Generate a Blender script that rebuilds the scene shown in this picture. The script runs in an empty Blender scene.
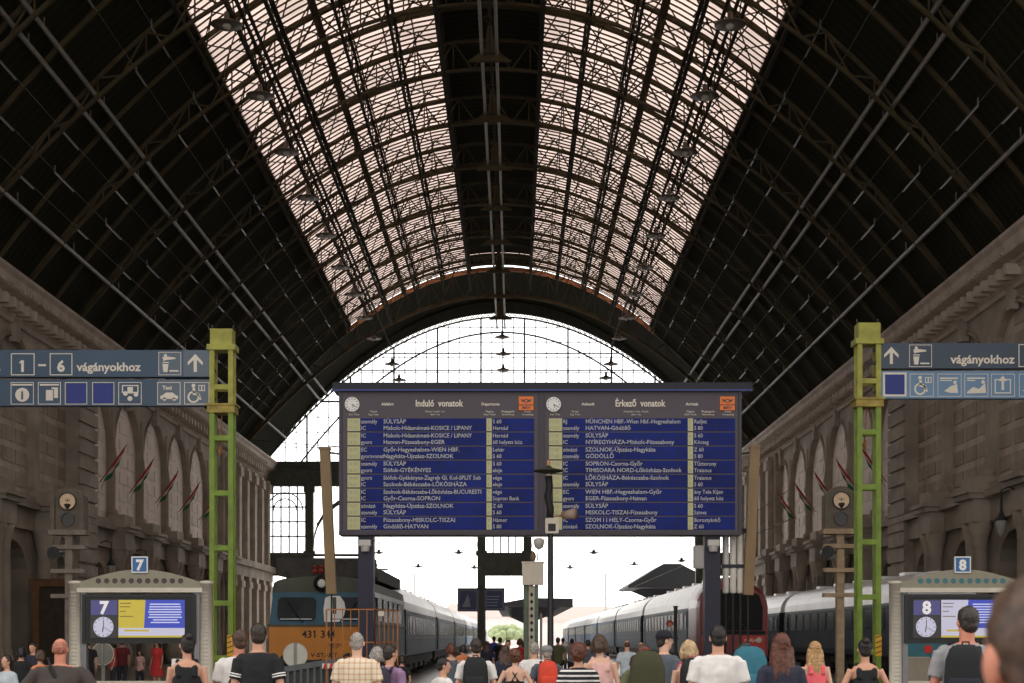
import bpy, math, random
from math import pi, sin, cos, sqrt, radians, atan2
from mathutils import Vector, Matrix, noise
random.seed(7)
S = bpy.context.scene
COL = S.collection

# ------------------------------------------------------------------ camera model
F = 1500.0; VX, VY = 514.0, 637.0; EYE = 1.68
def at(px, py, Y):                      # photo measurement on the plane at depth Y
    return ((px - VX) * Y / F, Y, EYE + (VY - py) * Y / F)
def ax(px, Y): return (px - VX) * Y / F
def az(py, Y): return EYE + (VY - py) * Y / F

# ------------------------------------------------------------------ mesh builder
class MB:
    def __init__(s): s.v = []; s.f = []; s.m = []; s.cur = 0
    def add(s, vs, fs):
        o = len(s.v); s.v += [tuple(v) for v in vs]
        s.f += [tuple(i + o for i in f) for f in fs]; s.m += [s.cur] * len(fs); return s
    def box(s, x0, x1, y0, y1, z0, z1):
        return s.add([(x0,y0,z0),(x1,y0,z0),(x1,y1,z0),(x0,y1,z0),(x0,y0,z1),(x1,y0,z1),(x1,y1,z1),(x0,y1,z1)],
                     [(0,3,2,1),(4,5,6,7),(0,1,5,4),(1,2,6,5),(2,3,7,6),(3,0,4,7)])
    def cbox(s, x0, x1, y0, y1, z0, z1, c):       # box with chamfered vertical-plane edges (seen from the front)
        ring = [(x0+c,z0),(x1-c,z0),(x1,z0+c),(x1,z1-c),(x1-c,z1),(x0+c,z1),(x0,z1-c),(x0,z0+c)]
        return s.prism([(a,b) for a,b in ring], y0, y1)
    def prism(s, poly, y0, y1, axis='y'):
        n = len(poly)
        if axis == 'y': A = [(a,y0,b) for a,b in poly]; B = [(a,y1,b) for a,b in poly]
        elif axis == 'x': A = [(y0,a,b) for a,b in poly]; B = [(y1,a,b) for a,b in poly]
        else: A = [(a,b,y0) for a,b in poly]; B = [(a,b,y1) for a,b in poly]
        fs = [tuple(range(n-1,-1,-1)), tuple(range(n,2*n))] + [(i,(i+1)%n,(i+1)%n+n,i+n) for i in range(n)]
        return s.add(A+B, fs)
    def bar(s, p, q, w, h=None, n=4):
        p = Vector(p); q = Vector(q); d = q - p
        if d.length < 1e-6: return s
        d.normalize(); h = h or w
        up = Vector((0,0,1)) if abs(d.z) < .95 else Vector((0,1,0))
        a = d.cross(up).normalized(); b = a.cross(d).normalized()
        vs = []
        for c in (p, q):
            if n == 4:
                for sa, sb in ((-1,-1),(1,-1),(1,1),(-1,1)): vs.append(c + a*sa*w/2 + b*sb*h/2)
            else:
                for i in range(n): t = 2*pi*i/n; vs.append(c + a*cos(t)*w/2 + b*sin(t)*h/2)
        return s.add(vs, [tuple(range(n-1,-1,-1)), tuple(range(n,2*n))] + [(i,(i+1)%n,(i+1)%n+n,i+n) for i in range(n)])
    def tube(s, pts, rad, n=10, flat=1.0, ref=None):
        pts = [Vector(p) for p in pts]; k = len(pts)
        if not isinstance(rad, (list, tuple)): rad = [rad]*k
        vs = []; ref = Vector(ref) if ref else None
        for i, p in enumerate(pts):
            d = (pts[min(i+1,k-1)] - pts[max(i-1,0)]).normalized()
            up = ref or (Vector((0,1,0)) if abs(d.z) > .7 else Vector((0,0,1)))
            a = d.cross(up)
            if a.length < 1e-4: a = d.cross(Vector((1,0,0)))
            a.normalize(); b = a.cross(d).normalized()
            for j in range(n): t = 2*pi*j/n; vs.append(p + a*cos(t)*rad[i] + b*sin(t)*rad[i]*flat)
        fs = [tuple(range(n-1,-1,-1)), tuple(range((k-1)*n, k*n))]
        for i in range(k-1):
            for j in range(n): fs.append((i*n+j, i*n+(j+1)%n, (i+1)*n+(j+1)%n, (i+1)*n+j))
        return s.add(vs, fs)
    def rings(s, R, n=16, pw=1.0):                 # R = [(x,y,z,rx,ry)] horizontal rings
        vs = []; k = len(R)
        for (x,y,z,rx,ry) in R:
            for j in range(n):
                t = 2*pi*j/n; c, q = cos(t), sin(t)
                c = math.copysign(abs(c)**pw, c); q = math.copysign(abs(q)**pw, q)
                vs.append((x+rx*c, y+ry*q, z))
        fs = [tuple(range(n-1,-1,-1)), tuple(range((k-1)*n,k*n))]
        for i in range(k-1):
            for j in range(n): fs.append((i*n+j, i*n+(j+1)%n, (i+1)*n+(j+1)%n, (i+1)*n+j))
        return s.add(vs, fs)
    def lathe(s, prof, c=(0,0,0), n=16): return s.rings([(c[0],c[1],c[2]+z,r,r) for r,z in prof], n)
    def ell(s, c, r, n=14, k=9, M=None):
        vs = []; 
        for i in range(1,k):
            ph = -pi/2 + pi*i/k
            for j in range(n): t = 2*pi*j/n; vs.append(Vector((r[0]*cos(ph)*cos(t), r[1]*cos(ph)*sin(t), r[2]*sin(ph))))
        vs += [Vector((0,0,-r[2])), Vector((0,0,r[2]))]
        if M: vs = [M @ v for v in vs]
        vs = [v + Vector(c) for v in vs]
        fs = []
        for i in range(k-2):
            for j in range(n): fs.append((i*n+j, i*n+(j+1)%n, (i+1)*n+(j+1)%n, (i+1)*n+j))
        b = (k-1)*n
        for j in range(n): fs.append((b,(j+1)%n,j)); fs.append((b+1,(k-2)*n+j,(k-2)*n+(j+1)%n))
        return s.add(vs, fs)
    def disc(s, cx, cz, y, r, n=24, t=.01, rz=None):
        return s.prism([(cx+r*cos(2*pi*i/n), cz+(rz or r)*sin(2*pi*i/n)) for i in range(n)], y-t, y)
    def ringband(s, cx, cz, y, r0, r1, t=.01, n=28, a0=0, a1=2*pi):
        N = n; A = [a0+(a1-a0)*i/N for i in range(N+1)]
        for i in range(N):
            p = [(cx+r0*cos(A[i]),cz+r0*sin(A[i])),(cx+r1*cos(A[i]),cz+r1*sin(A[i])),(cx+r1*cos(A[i+1]),cz+r1*sin(A[i+1])),(cx+r0*cos(A[i+1]),cz+r0*sin(A[i+1]))]
            s.prism(p, y-t, y)
        return s
    def frame(s, x0, x1, z0, z1, w, y, t=.01):     # rectangular outline facing -y
        s.box(x0,x1,y-t,y,z0,z0+w); s.box(x0,x1,y-t,y,z1-w,z1); s.box(x0,x0+w,y-t,y,z0+w,z1-w); s.box(x1-w,x1,y-t,y,z0+w,z1-w); return s
    def xf(s, M): s.v = [tuple(M @ Vector(v)) for v in s.v]; return s
    def mesh(s, name, mats, smooth=False):
        me = bpy.data.meshes.new(name); me.from_pydata(s.v, [], s.f)
        for m in (mats if isinstance(mats, (list,tuple)) else [mats]): me.materials.append(m)
        if any(s.m): me.polygons.foreach_set('material_index', s.m)
        if smooth: me.polygons.foreach_set('use_smooth', [True]*len(me.polygons))
        me.update(); return me
    def build(s, name, mats, parent=None, smooth=False):
        o = bpy.data.objects.new(name, s.mesh(name, mats, smooth)); COL.objects.link(o)
        if parent: o.parent = parent
        return o

def empty(name, loc=(0,0,0), rz=0):
    o = bpy.data.objects.new(name, None); COL.objects.link(o); o.location = loc; o.rotation_euler.z = rz
    o.empty_display_size = .2; return o
def tag(o, label=None, cat=None, group=None, kind=None):
    if label: o['label'] = label
    if cat: o['category'] = cat
    if group: o['group'] = group
    if kind: o['kind'] = kind
    return o
def thing(name, label, cat, loc=(0,0,0), rz=0, group=None): return tag(empty(name, loc, rz), label, cat, group)
KIDS = {}
def copy_tree(o, parent=None):
    c = o.copy(); COL.objects.link(c)
    if parent: c.parent = parent
    for ch in list(o.children): copy_tree(ch, c)
    return c

# ------------------------------------------------------------------ materials
MATS = {}
def mat(name, col, rough=.6, metal=0, var=.12, scale=6, bump=0, emit=0, spec=.4, coord='Object'):
    if name in MATS: return MATS[name]
    m = bpy.data.materials.new(name); m.use_nodes = True; nt = m.node_tree; b = nt.nodes['Principled BSDF']
    b.inputs['Roughness'].default_value = rough; b.inputs['Metallic'].default_value = metal
    b.inputs['Specular IOR Level'].default_value = spec
    c = (*col, 1)
    if var:
        tc = nt.nodes.new('ShaderNodeTexCoord'); n = nt.nodes.new('ShaderNodeTexNoise'); n.inputs['Scale'].default_value = scale; n.inputs['Detail'].default_value = 5
        nt.links.new(tc.outputs[coord], n.inputs['Vector'])
        r = nt.nodes.new('ShaderNodeValToRGB'); r.color_ramp.elements[0].position = .3; r.color_ramp.elements[1].position = .72
        r.color_ramp.elements[0].color = (*[max(0,x*(1-var)) for x in col],1); r.color_ramp.elements[1].color = (*[min(1,x*(1+var)) for x in col],1)
        nt.links.new(n.outputs['Fac'], r.inputs['Fac']); nt.links.new(r.outputs['Color'], b.inputs['Base Color'])
        if bump:
            bp = nt.nodes.new('ShaderNodeBump'); bp.inputs['Strength'].default_value = bump; nt.links.new(n.outputs['Fac'], bp.inputs['Height']); nt.links.new(bp.outputs['Normal'], b.inputs['Normal'])
    else: b.inputs['Base Color'].default_value = c
    if emit:
        b.inputs['Emission Color'].default_value = c; b.inputs['Emission Strength'].default_value = emit
    MATS[name] = m; return m
def stripes(name, c1, c2, axis, freq, rough=.7, duty=.5, metal=0, bump=0, spec=.3):
    m = bpy.data.materials.new(name); m.use_nodes = True; nt = m.node_tree; b = nt.nodes['Principled BSDF']; b.inputs['Specular IOR Level'].default_value = spec; b.inputs['Roughness'].default_value = rough; b.inputs['Metallic'].default_value = metal
    tc = nt.nodes.new('ShaderNodeTexCoord'); sp = nt.nodes.new('ShaderNodeSeparateXYZ'); nt.links.new(tc.outputs['Object'], sp.inputs[0])
    mu = nt.nodes.new('ShaderNodeMath'); mu.operation = 'MULTIPLY'; mu.inputs[1].default_value = freq; nt.links.new(sp.outputs[axis], mu.inputs[0])
    fr = nt.nodes.new('ShaderNodeMath'); fr.operation = 'FRACT'; nt.links.new(mu.outputs[0], fr.inputs[0])
    gt = nt.nodes.new('ShaderNodeMath'); gt.operation = 'GREATER_THAN'; gt.inputs[1].default_value = duty; nt.links.new(fr.outputs[0], gt.inputs[0])
    mx = nt.nodes.new('ShaderNodeMix'); mx.data_type = 'RGBA'; mx.inputs[6].default_value = (*c1,1); mx.inputs[7].default_value = (*c2,1)
    nt.links.new(gt.outputs[0], mx.inputs[0]); nt.links.new(mx.outputs[2], b.inputs['Base Color'])
    if bump:
        bp = nt.nodes.new('ShaderNodeBump'); bp.inputs['Strength'].default_value = bump; bp.inputs['Distance'].default_value = .05; nt.links.new(fr.outputs[0], bp.inputs['Height']); nt.links.new(bp.outputs['Normal'], b.inputs['Normal'])
    return m
def checks(name, base, line, f):
    m = bpy.data.materials.new(name); m.use_nodes = True; nt = m.node_tree; b = nt.nodes['Principled BSDF']; b.inputs['Roughness'].default_value = .8
    tc = nt.nodes.new('ShaderNodeTexCoord'); sp = nt.nodes.new('ShaderNodeSeparateXYZ'); nt.links.new(tc.outputs['Object'], sp.inputs[0])
    outs = []
    for a in ('X','Z'):
        mu = nt.nodes.new('ShaderNodeMath'); mu.operation='MULTIPLY'; mu.inputs[1].default_value = f; nt.links.new(sp.outputs[a], mu.inputs[0])
        fr = nt.nodes.new('ShaderNodeMath'); fr.operation='FRACT'; nt.links.new(mu.outputs[0], fr.inputs[0])
        gt = nt.nodes.new('ShaderNodeMath'); gt.operation='GREATER_THAN'; gt.inputs[1].default_value=.72; nt.links.new(fr.outputs[0], gt.inputs[0]); outs.append(gt)
    ad = nt.nodes.new('ShaderNodeMath'); ad.operation='ADD'; nt.links.new(outs[0].outputs[0], ad.inputs[0]); nt.links.new(outs[1].outputs[0], ad.inputs[1])
    hf = nt.nodes.new('ShaderNodeMath'); hf.operation='MULTIPLY'; hf.inputs[1].default_value=.5; nt.links.new(ad.outputs[0], hf.inputs[0])
    mx = nt.nodes.new('ShaderNodeMix'); mx.data_type='RGBA'; mx.inputs[6].default_value=(*base,1); mx.inputs[7].default_value=(*line,1)
    nt.links.new(hf.outputs[0], mx.inputs[0]); nt.links.new(mx.outputs[2], b.inputs['Base Color']); return m
def translucent(name, col, trans=.15):
    m = bpy.data.materials.new(name); m.use_nodes = True; nt = m.node_tree; nt.nodes.clear()
    o = nt.nodes.new('ShaderNodeOutputMaterial'); t = nt.nodes.new('ShaderNodeBsdfTranslucent'); tr = nt.nodes.new('ShaderNodeBsdfTransparent'); mx = nt.nodes.new('ShaderNodeMixShader')
    tc = nt.nodes.new('ShaderNodeTexCoord'); n = nt.nodes.new('ShaderNodeTexNoise'); n.inputs['Scale'].default_value = .35; n.inputs['Detail'].default_value = 6; nt.links.new(tc.outputs['Object'], n.inputs['Vector'])
    r = nt.nodes.new('ShaderNodeValToRGB'); r.color_ramp.elements[0].color = (*[x*.82 for x in col],1); r.color_ramp.elements[1].color = (*col,1); r.color_ramp.elements[0].position=.35; r.color_ramp.elements[1].position=.6
    nt.links.new(n.outputs['Fac'], r.inputs['Fac']); nt.links.new(r.outputs['Color'], t.inputs['Color']); tr.inputs['Color'].default_value = (*col,1)
    mx.inputs[0].default_value = trans; nt.links.new(t.outputs[0], mx.inputs[1]); nt.links.new(tr.outputs[0], mx.inputs[2]); nt.links.new(mx.outputs[0], o.inputs['Surface']); return m
def clear_glass(name, col=(.96,.98,1), gloss=.06):
    m = bpy.data.materials.new(name); m.use_nodes = True; nt = m.node_tree; nt.nodes.clear()
    o = nt.nodes.new('ShaderNodeOutputMaterial'); g = nt.nodes.new('ShaderNodeBsdfGlossy'); g.inputs['Roughness'].default_value=.05; tr = nt.nodes.new('ShaderNodeBsdfTransparent'); tr.inputs['Color'].default_value=(*col,1); mx = nt.nodes.new('ShaderNodeMixShader')
    mx.inputs[0].default_value = gloss; nt.links.new(tr.outputs[0], mx.inputs[1]); nt.links.new(g.outputs[0], mx.inputs[2]); nt.links.new(mx.outputs[0], o.inputs['Surface']); return m

STONE = mat('stone', (.35,.30,.245), .85, var=.28, scale=.6, bump=.15)
STONED = mat('stone_dark', (.25,.195,.15), .85, var=.3, scale=.8, bump=.1)
STONEP = mat('stone_pale', (.50,.425,.355), .85, var=.2, scale=1.2)
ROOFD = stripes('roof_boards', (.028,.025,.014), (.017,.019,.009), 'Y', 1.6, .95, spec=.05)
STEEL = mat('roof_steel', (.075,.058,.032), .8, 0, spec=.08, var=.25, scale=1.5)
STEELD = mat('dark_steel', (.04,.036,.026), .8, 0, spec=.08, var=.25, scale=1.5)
RUST = mat('rust_red_steel', (.55,.21,.08), .7, .1, var=.3, scale=1.2)
PIPE = mat('grey_pipe', (.22,.205,.17), .5, .1, var=.15, scale=2)
BLACK = mat('black_plastic', (.012,.012,.014), .5, 0, var=0)
IRON = mat('dark_iron', (.035,.035,.035), .55, .3, var=.2, scale=4)
WHITE = mat('white_paint', (.80,.79,.76), .5, var=.05)
CREAM = mat('cream_enamel', (.60,.545,.45), .5, var=.08, scale=5)
OFFW = mat('offwhite_letter', (.72,.66,.57), .6, var=0)
PLASTER_LIT = mat('daylit_plaster', (.86,.77,.70), .85, var=.08, scale=.9)  # daylight on the far wall panels put into a paler base colour
FLOORM = mat('terrazzo_floor', (.17,.15,.13), .35, var=.18, scale=2.5)
SKYL = translucent('skylight_glass', (.74,.66,.625), .12)
GLASS = clear_glass('gable_glass')

# ------------------------------------------------------------------ text
def text_geo(body, size, align='LEFT', squeeze=1.0, bold=0.0):
    c = bpy.data.curves.new('t', 'FONT'); c.body = body; c.size = size; c.align_x = align; c.resolution_u = 2; c.fill_mode = 'FRONT'; c.offset = bold
    o = bpy.data.objects.new('t', c); COL.objects.link(o)
    dg = bpy.context.evaluated_depsgraph_get(); me = bpy.data.meshes.new_from_object(o.evaluated_get(dg))
    V = [(v.co.x*squeeze, v.co.y) for v in me.vertices]; P = [tuple(p.vertices) for p in me.polygons]
    bpy.data.objects.remove(o); bpy.data.meshes.remove(me); bpy.data.curves.remove(c); return V, P
def put_text(mb, body, x, z, y, size, align='LEFT', squeeze=1.0, width=None, bold=0.0):
    V, P = text_geo(body, size, align, squeeze, bold)
    if '1' in body and len(body) < 9 and align != 'CENTER' or body == '1':      # the font's 1 is a bare bar: give it its flag
        V1, _ = text_geo('1', size, 'LEFT', squeeze, bold); w1 = max(a for a,_ in V1)-min(a for a,_ in V1); top = max(b for _,b in V1)
        for k, ch in enumerate(body):
            if ch == '1':
                xr = max(a for a,_ in text_geo(body[:k+1], size, 'LEFT', squeeze, bold)[0])
                if body == '1': xr = max(a for a,_ in V)
                xl = xr-w1; o = len(V); V = V + [(xl,top),(xl-.11*size,top-.13*size),(xl-.11*size,top-.23*size),(xl,top-.15*size)]; P = P + [(o,o+1,o+2,o+3)]
    if width and V:
        w = max(a for a,_ in V)-min(a for a,_ in V); k = width/max(w,1e-6); V = [(a*k, b) for a,b in V]
    mb.add([(x+a, y, z+b) for a,b in V], P); return mb

# ================================================================== PEOPLE (built first)
SKIN = mat('skin_tan', (.55,.29,.19), .55, var=.06, scale=20); SKIN2 = mat('skin_fair', (.66,.39,.28), .55, var=.06, scale=20); SKINR = mat('skin_flushed', (.55,.22,.14), .55, var=.08, scale=20)
EYEM = mat('eye_white', (.75,.73,.70), .2, var=0); LIP = mat('lip', (.42,.13,.11), .5, var=0)
TEX = bpy.data.textures.new('hair_clumps', 'CLOUDS'); TEX.noise_scale = .028; TEX.noise_depth = 3
TEXL = bpy.data.textures.new('cloth_folds', 'CLOUDS'); TEXL.noise_scale = .11; TEXL.noise_depth = 2
def voxel(o, vs, smooth=6, disp=0, tex=None):
    r = o.modifiers.new('union', 'REMESH'); r.mode = 'VOXEL'; r.voxel_size = vs; r.use_smooth_shade = True
    if smooth: q = o.modifiers.new('soften', 'SMOOTH'); q.iterations = smooth; q.factor = .5
    if disp: d = o.modifiers.new('relief', 'DISPLACE'); d.texture = tex or TEX; d.strength = disp; d.mid_level = .5; d.texture_coords = 'LOCAL'
def hairmat(name, c):
    m = mat('hair_'+name, c, .45, var=.55, scale=38); return m
HAIRS = {'ruddy':(.34,.13,.085),'black':(.012,.010,.009),'dark':(.028,.019,.014),'brown':(.065,.034,.020),'auburn':(.095,.028,.014),'redbrown':(.11,.04,.022),'blonde':(.40,.235,.10),'grey':(.28,.25,.22),'straw':(.45,.31,.17)}
def scl(pts, s): return [tuple(a*s for a in p) for p in pts]

def person(label, px, Y, h, top, hair, yaw=0, sex='m', pants=(.03,.035,.05), low='long', skin=SKIN, head=0, arms=('down','down'), stride=.0, voxel_size=.010, group=None, x=None, extra=None, wide=1.0, floor_z=0.0):
    """one standing figure, local +y is where it looks; yaw turns it (0 = walks away from the camera)"""
    X = ax(px, Y) if x is None else x
    root = thing('person', label, 'person', (X, Y, floor_z), yaw, group)
    s = h/1.72; f = (sex == 'f'); sh = (.150 if f else .174)*wide; hip = (.172 if f else .165)*wide; wst = (.128 if f else .152)*wide
    TR = [(0,0,.80,hip*.9,.105),(0,-.005,.88,hip,.118),(0,-.003,.96,hip*.95,.112),(0,0,1.06,wst,.10*wide),(0,0,1.18,wst*1.1,.108*wide),(0,.005,1.29,sh*.96,.115*wide),(0,-.003,1.38,sh*1.02,.095),(0,-.008,1.43,sh*.84,.075),(0,-.008,1.462,sh*.50,.06)]
    if f: TR[5] = (0,.02,1.27,sh*.95,.122)
    T = [tuple(a*s for a in r) for r in TR]
    def arm(side, pose):
        k = (.9 if f else 1.0)*wide
        P = {'down':[(sh*1.0,-.01,1.395),(.235*k,-.03,1.12),(.25*k,.05,.88)], 'bent':[(sh,-.01,1.395),(.24*k,-.05,1.12),(.16*k,.17,1.05)],
             'phone':[(sh,-.01,1.395),(.225*k,.02,1.11),(.09*k,.24,1.24)], 'strap':[(sh,-.01,1.395),(.25*k,.02,1.12),(.13*k,.13,1.30)],
             'out':[(sh,-.01,1.395),(.31*k,-.04,1.14),(.37*k,.06,.94)]}[pose]
        return [Vector((p[0]*side*s, p[1]*s, p[2]*s)) for p in P]
    A = {-1: arm(-1, arms[0]), 1: arm(1, arms[1])}
    ar = [.050,.045,.036,.040,.034,.026] if not f else [.042,.037,.030,.033,.028,.022]
    def arm_pts(a): return [a[0], a[0].lerp(a[1],.4), a[1].lerp(a[0],.06), a[1].lerp(a[2],.25), a[1].lerp(a[2],.6), a[2]]
    L = {}
    for sd in (-1, 1):
        st = stride*sd
        L[sd] = scl([(.088*sd,0,.87),(.092*sd,.012+st*.55,.48),(.095*sd,-.01+st,.085+(.05 if st<0 else 0))], s)
    hc = Vector((0,.016,1.614))*s; hk = .93*s; HM = Matrix.Rotation(head, 3, 'Z')
    def hp(v): return hc + HM @ (Vector(v)*hk)
    # --- body
    b = MB(); b.rings(T)
    b.tube([(0,-.012*s,1.40*s),(0,-.004*s,1.47*s),(0,.006*s,1.56*s)], [.062*s,.054*s,.056*s] if not f else [.052*s,.045*s,.047*s], 14)
    b.ell(hp((0,-.006,.022)), (.076*hk,.094*hk,.094*hk), M=HM); b.ell(hp((0,.022,-.045)), (.058*hk,.066*hk,.070*hk), M=HM); b.ell(hp((0,.062,-.085)), (.028*hk,.024*hk,.024*hk), M=HM)
    b.tube([hp((0,.084,.018)), hp((0,.104,-.012)), hp((0,.112,-.026)), hp((0,.09,-.036))], [.010*hk,.013*hk,.016*hk,.010*hk], 8)
    b.ell(hp((0,.078,.026)), (.052*hk,.018*hk,.012*hk), M=HM)
    for sd in (-1,1):
        b.ell(hp((.078*sd,-.008,-.008)), (.012*hk,.021*hk,.034*hk), M=HM)
        b.tube(arm_pts(A[sd]), [r*s for r in ar], 12)
        w = A[sd][2]; d = (A[sd][2]-A[sd][1]).normalized(); sidev = Vector((0,1,0)) if abs(d.z) > .6 else Vector((0,0,1))
        sidev = (sidev - d*sidev.dot(d)).normalized(); nrm = d.cross(sidev)
        b.tube([w, w+d*.04*s, w+d*.09*s], [.024*s,.038*s,.040*s], 10, .45, ref=nrm)
        curl = nrm*(1 if nrm.x*sd < 0 else -1)
        for i, ln in enumerate((.066,.078,.073,.056)):
            o = w + d*.085*s + sidev*(.028-.0187*i)*s
            b.tube([o, o+d*ln*.45*s+curl*.004*s, o+d*ln*.8*s+curl*.018*s, o+d*ln*.95*s+curl*.032*s], [.0095*s,.009*s,.0085*s,.007*s], 7)
        o = w + d*.03*s + sidev*.026*s
        b.tube([o, o+(d*.03+sidev*.028+curl*.01)*s, o+(d*.06+sidev*.036+curl*.02)*s], [.012*s,.011*s,.008*s], 7)
        l = L[sd]; p0,p1,p2 = [Vector(q) for q in l]
        b.tube([p0, p0.lerp(p1,.45), p1, p1.lerp(p2,.3), p2.lerp(p1,.15), p2], [.092*s,.076*s,.054*s,.056*s,.036*s,.038*s], 12)
        b.tube([p2+Vector((0,-.045,-.03))*s, p2+Vector((0,.03,-.045))*s, p2+Vector((0,.13,-.058))*s, p2+Vector((0,.18,-.062))*s], [.034*s,.038*s,.036*s,.022*s], 10)
    body = b.build('body', skin, root); voxel(body, voxel_size, 5)
    # --- face
    if voxel_size < .012:
        for sd in (-1,1):
            MB().ell(hp((.031*sd,.080,.002)), (.013*hk,.009*hk,.008*hk), 10, 7, HM).build('eye', EYEM, root, True)
        MB().ell(hp((0,.089,-.056)), (.024*hk,.007*hk,.007*hk), 10, 7, HM).build('mouth', LIP, root, True)
    # --- clothes
    typ, tm = top
    c = MB(); m_ = .013*s
    def grow(R, lo, hi, m): 
        out = []
        for r in R:
            if lo*s <= r[2] <= hi*s: out.append((r[0],r[1],r[2],r[3]+m,r[4]+m))
        return out
    if typ in ('tee','long'):
        c.rings(grow(T, .8, 1.45, m_) + [(0,-.008*s,1.458*s,sh*.52*s,.068*s)])
        for sd in (-1,1):
            a = A[sd]; q = arm_pts(a)
            if typ == 'long': c.tube(q, [(r+.013)*s for r in ar], 12)
            else: c.tube([a[0], a[0].lerp(a[1],.35), a[0].lerp(a[1],.68)], [(ar[0]+.014)*s,(ar[1]+.020)*s,(ar[1]+.022)*s], 12)
            c.ell(a[0]+Vector((-.02*sd,0,.0))*s, (.058*s,.060*s,.055*s))
    elif typ == 'tank':
        c.rings(grow(T, .8, 1.30, m_) + [(0,-.002*s,1.355*s,(sh*.80)*s,.098*s)])
        for sd in (-1,1): c.tube([(.085*sd*s,.085*s,1.30*s),(.088*sd*s,.055*s,1.42*s),(.088*sd*s,-.02*s,1.455*s),(.085*sd*s,-.08*s,1.40*s),(.08*sd*s,-.095*s,1.30*s)], .030*s, 10)
        c.rings([(0,-.05*s,1.28*s,sh*.78*s,.06*s),(0,-.045*s,1.40*s,sh*.62*s,.05*s)])
    else:   # thin crossed straps
        c.rings(grow(T, .8, 1.19, m_) + [(0,.005*s,1.25*s,sh*.9*s,.118*s)])
        for sd in (-1,1): c.tube([(.085*sd*s,.10*s,1.25*s),(.085*sd*s,.06*s,1.415*s),(.08*sd*s,-.03*s,1.462*s),(.03*sd*s,-.098*s,1.37*s),(-.07*sd*s,-.118*s,1.22*s)], .012*s, 8)
    sh_o = c.build('dress' if low == 'dress' else ('top' if typ in ('tank','straps') else 'shirt'), tm, root); voxel(sh_o, max(.010, voxel_size), 4, .014*s, TEXL)
    pm = pants if isinstance(pants, bpy.types.Material) else mat('trousers_%.2f_%.2f_%.2f' % pants, pants, .8, var=.15, scale=9)
    p = MB()
    if low in ('dress','skirt'):
        p.rings([(0,0,z*s,(r+.01)*s,(r*.75+.01)*s) for z,r in ((.52,.25),(.62,.235),(.8,.20),(.9,.18),(1.0,.155))])
    else:
        p.rings(grow(T, .8, .97, .010*s) + [(0,0,1.0*s,hip*.93*s,.115*s)])
        for sd in (-1,1):
            l = [Vector(q) for q in L[sd]]; e = .45 if low == 'short' else 1
            pts = [l[0], l[0].lerp(l[1],.5), l[1].lerp(l[0],.2)] + ([] if low == 'short' else [l[1], l[1].lerp(l[2],.5), l[2].lerp(l[1],.06)])
            p.tube(pts, [(r)*s for r in ([.103,.092,.084] if low == 'short' else [.103,.088,.072,.068,.062,.060])], 12)
    po = p.build({'short':'shorts','long':'trousers','skirt':'skirt','dress':'skirt'}[low], tm if low == 'dress' else pm, root); voxel(po, max(.012, voxel_size), 4)
    for sd in (-1,1):
        l = Vector(L[sd][2]); q = MB()
        q.tube([l+Vector((0,-.065,-.045))*s, l+Vector((0,-.02,-.045))*s, l+Vector((0,.06,-.052))*s, l+Vector((0,.15,-.062))*s, l+Vector((0,.20,-.068))*s], [.030*s,.044*s,.045*s,.042*s,.020*s], 12, .8)
        q.box(l.x-.042*s, l.x+.042*s, l.y-.085*s, l.y+.19*s, l.z-.085*s, l.z-.068*s)
        q.build('shoe', mat('shoe_dark', (.05,.045,.045), .6, var=.2) if random.random() < .6 else mat('shoe_pale', (.5,.48,.45), .6, var=.1), root, True)
    # --- hair
    st, hcN = hair; hm = hairmat(hcN, HAIRS[hcN]); g = MB()
    def he(cn, r): g.ell(hp(cn), tuple(a*hk for a in r), 16, 10, HM)
    if st == 'stubble': he((0,-.024,.016),(.0795,.083,.085)); dsp = .002
    else:
        big = {'short':0,'balding':-.004,'bun':0,'pony':.002,'long':.006,'curly':.016,'bob':.012}.get(st, 0)
        he((0,-.022,.032),(.084+big,.092+big,.098+big)); he((0,-.050,-.022),(.072+big,.056+big,.070+big)); dsp = .010
        if st == 'short': he((0,.028,.075),(.06,.05,.038))
        for sd in (-1,1): he((.062*sd,-.012,.012),(.020+big*.6,.040,.045))
        if st == 'bun': he((0,-.085,.095),(.045,.043,.042))
        if st == 'curly': 
            for i in range(26):
                a = random.uniform(0,2*pi); e = random.uniform(-.5,1.3); R = .098; he((R*cos(e)*cos(a)*.95, -.02+min(.045,R*cos(e)*sin(a)), .02+R*sin(e)), (.027,.027,.027))
            dsp = .016
        if st in ('long','pony'):
            w = .088 if st == 'long' else .03; n = 6
            pts = [(0,-.065,.0),(0,-.085,-.09),(0,-.10,-.18),(0,-.115,-.27),(0,-.12,-.36)]
            if st == 'long':
                for q in range(-3,4): g.tube([hp((q*.026*(1+.10*i)+.006*sin(q*3+i), p_[1]+.010*abs(q), p_[2])) for i,p_ in enumerate(pts)], [.034*hk,.036*hk,.034*hk,.030*hk,.012*hk], 8)
                for sd in (-1,1): g.tube([hp((.075*sd,-.01,.02)),hp((.095*sd,-.02,-.09)),hp((.105*sd,-.03,-.19)),hp((.10*sd,-.03,-.27))], [.03*hk,.034*hk,.03*hk,.012*hk], 8)
            else: g.tube([hp((0,-.10,.05)),hp((0,-.135,.0)),hp((0,-.13,-.10)),hp((0,-.12,-.2))], [.028*hk,.034*hk,.03*hk,.010*hk], 8)
            dsp = .014
        if st == 'bob':
            for sd in (-1,1): g.tube([hp((.075*sd,-.01,.05)),hp((.09*sd,-.02,-.03)),hp((.085*sd,-.03,-.10))], [.03*hk,.036*hk,.022*hk], 8)
            g.tube([hp((0,-.07,.03)),hp((0,-.085,-.05)),hp((0,-.08,-.10))], [.06*hk,.066*hk,.05*hk], 8)
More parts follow.
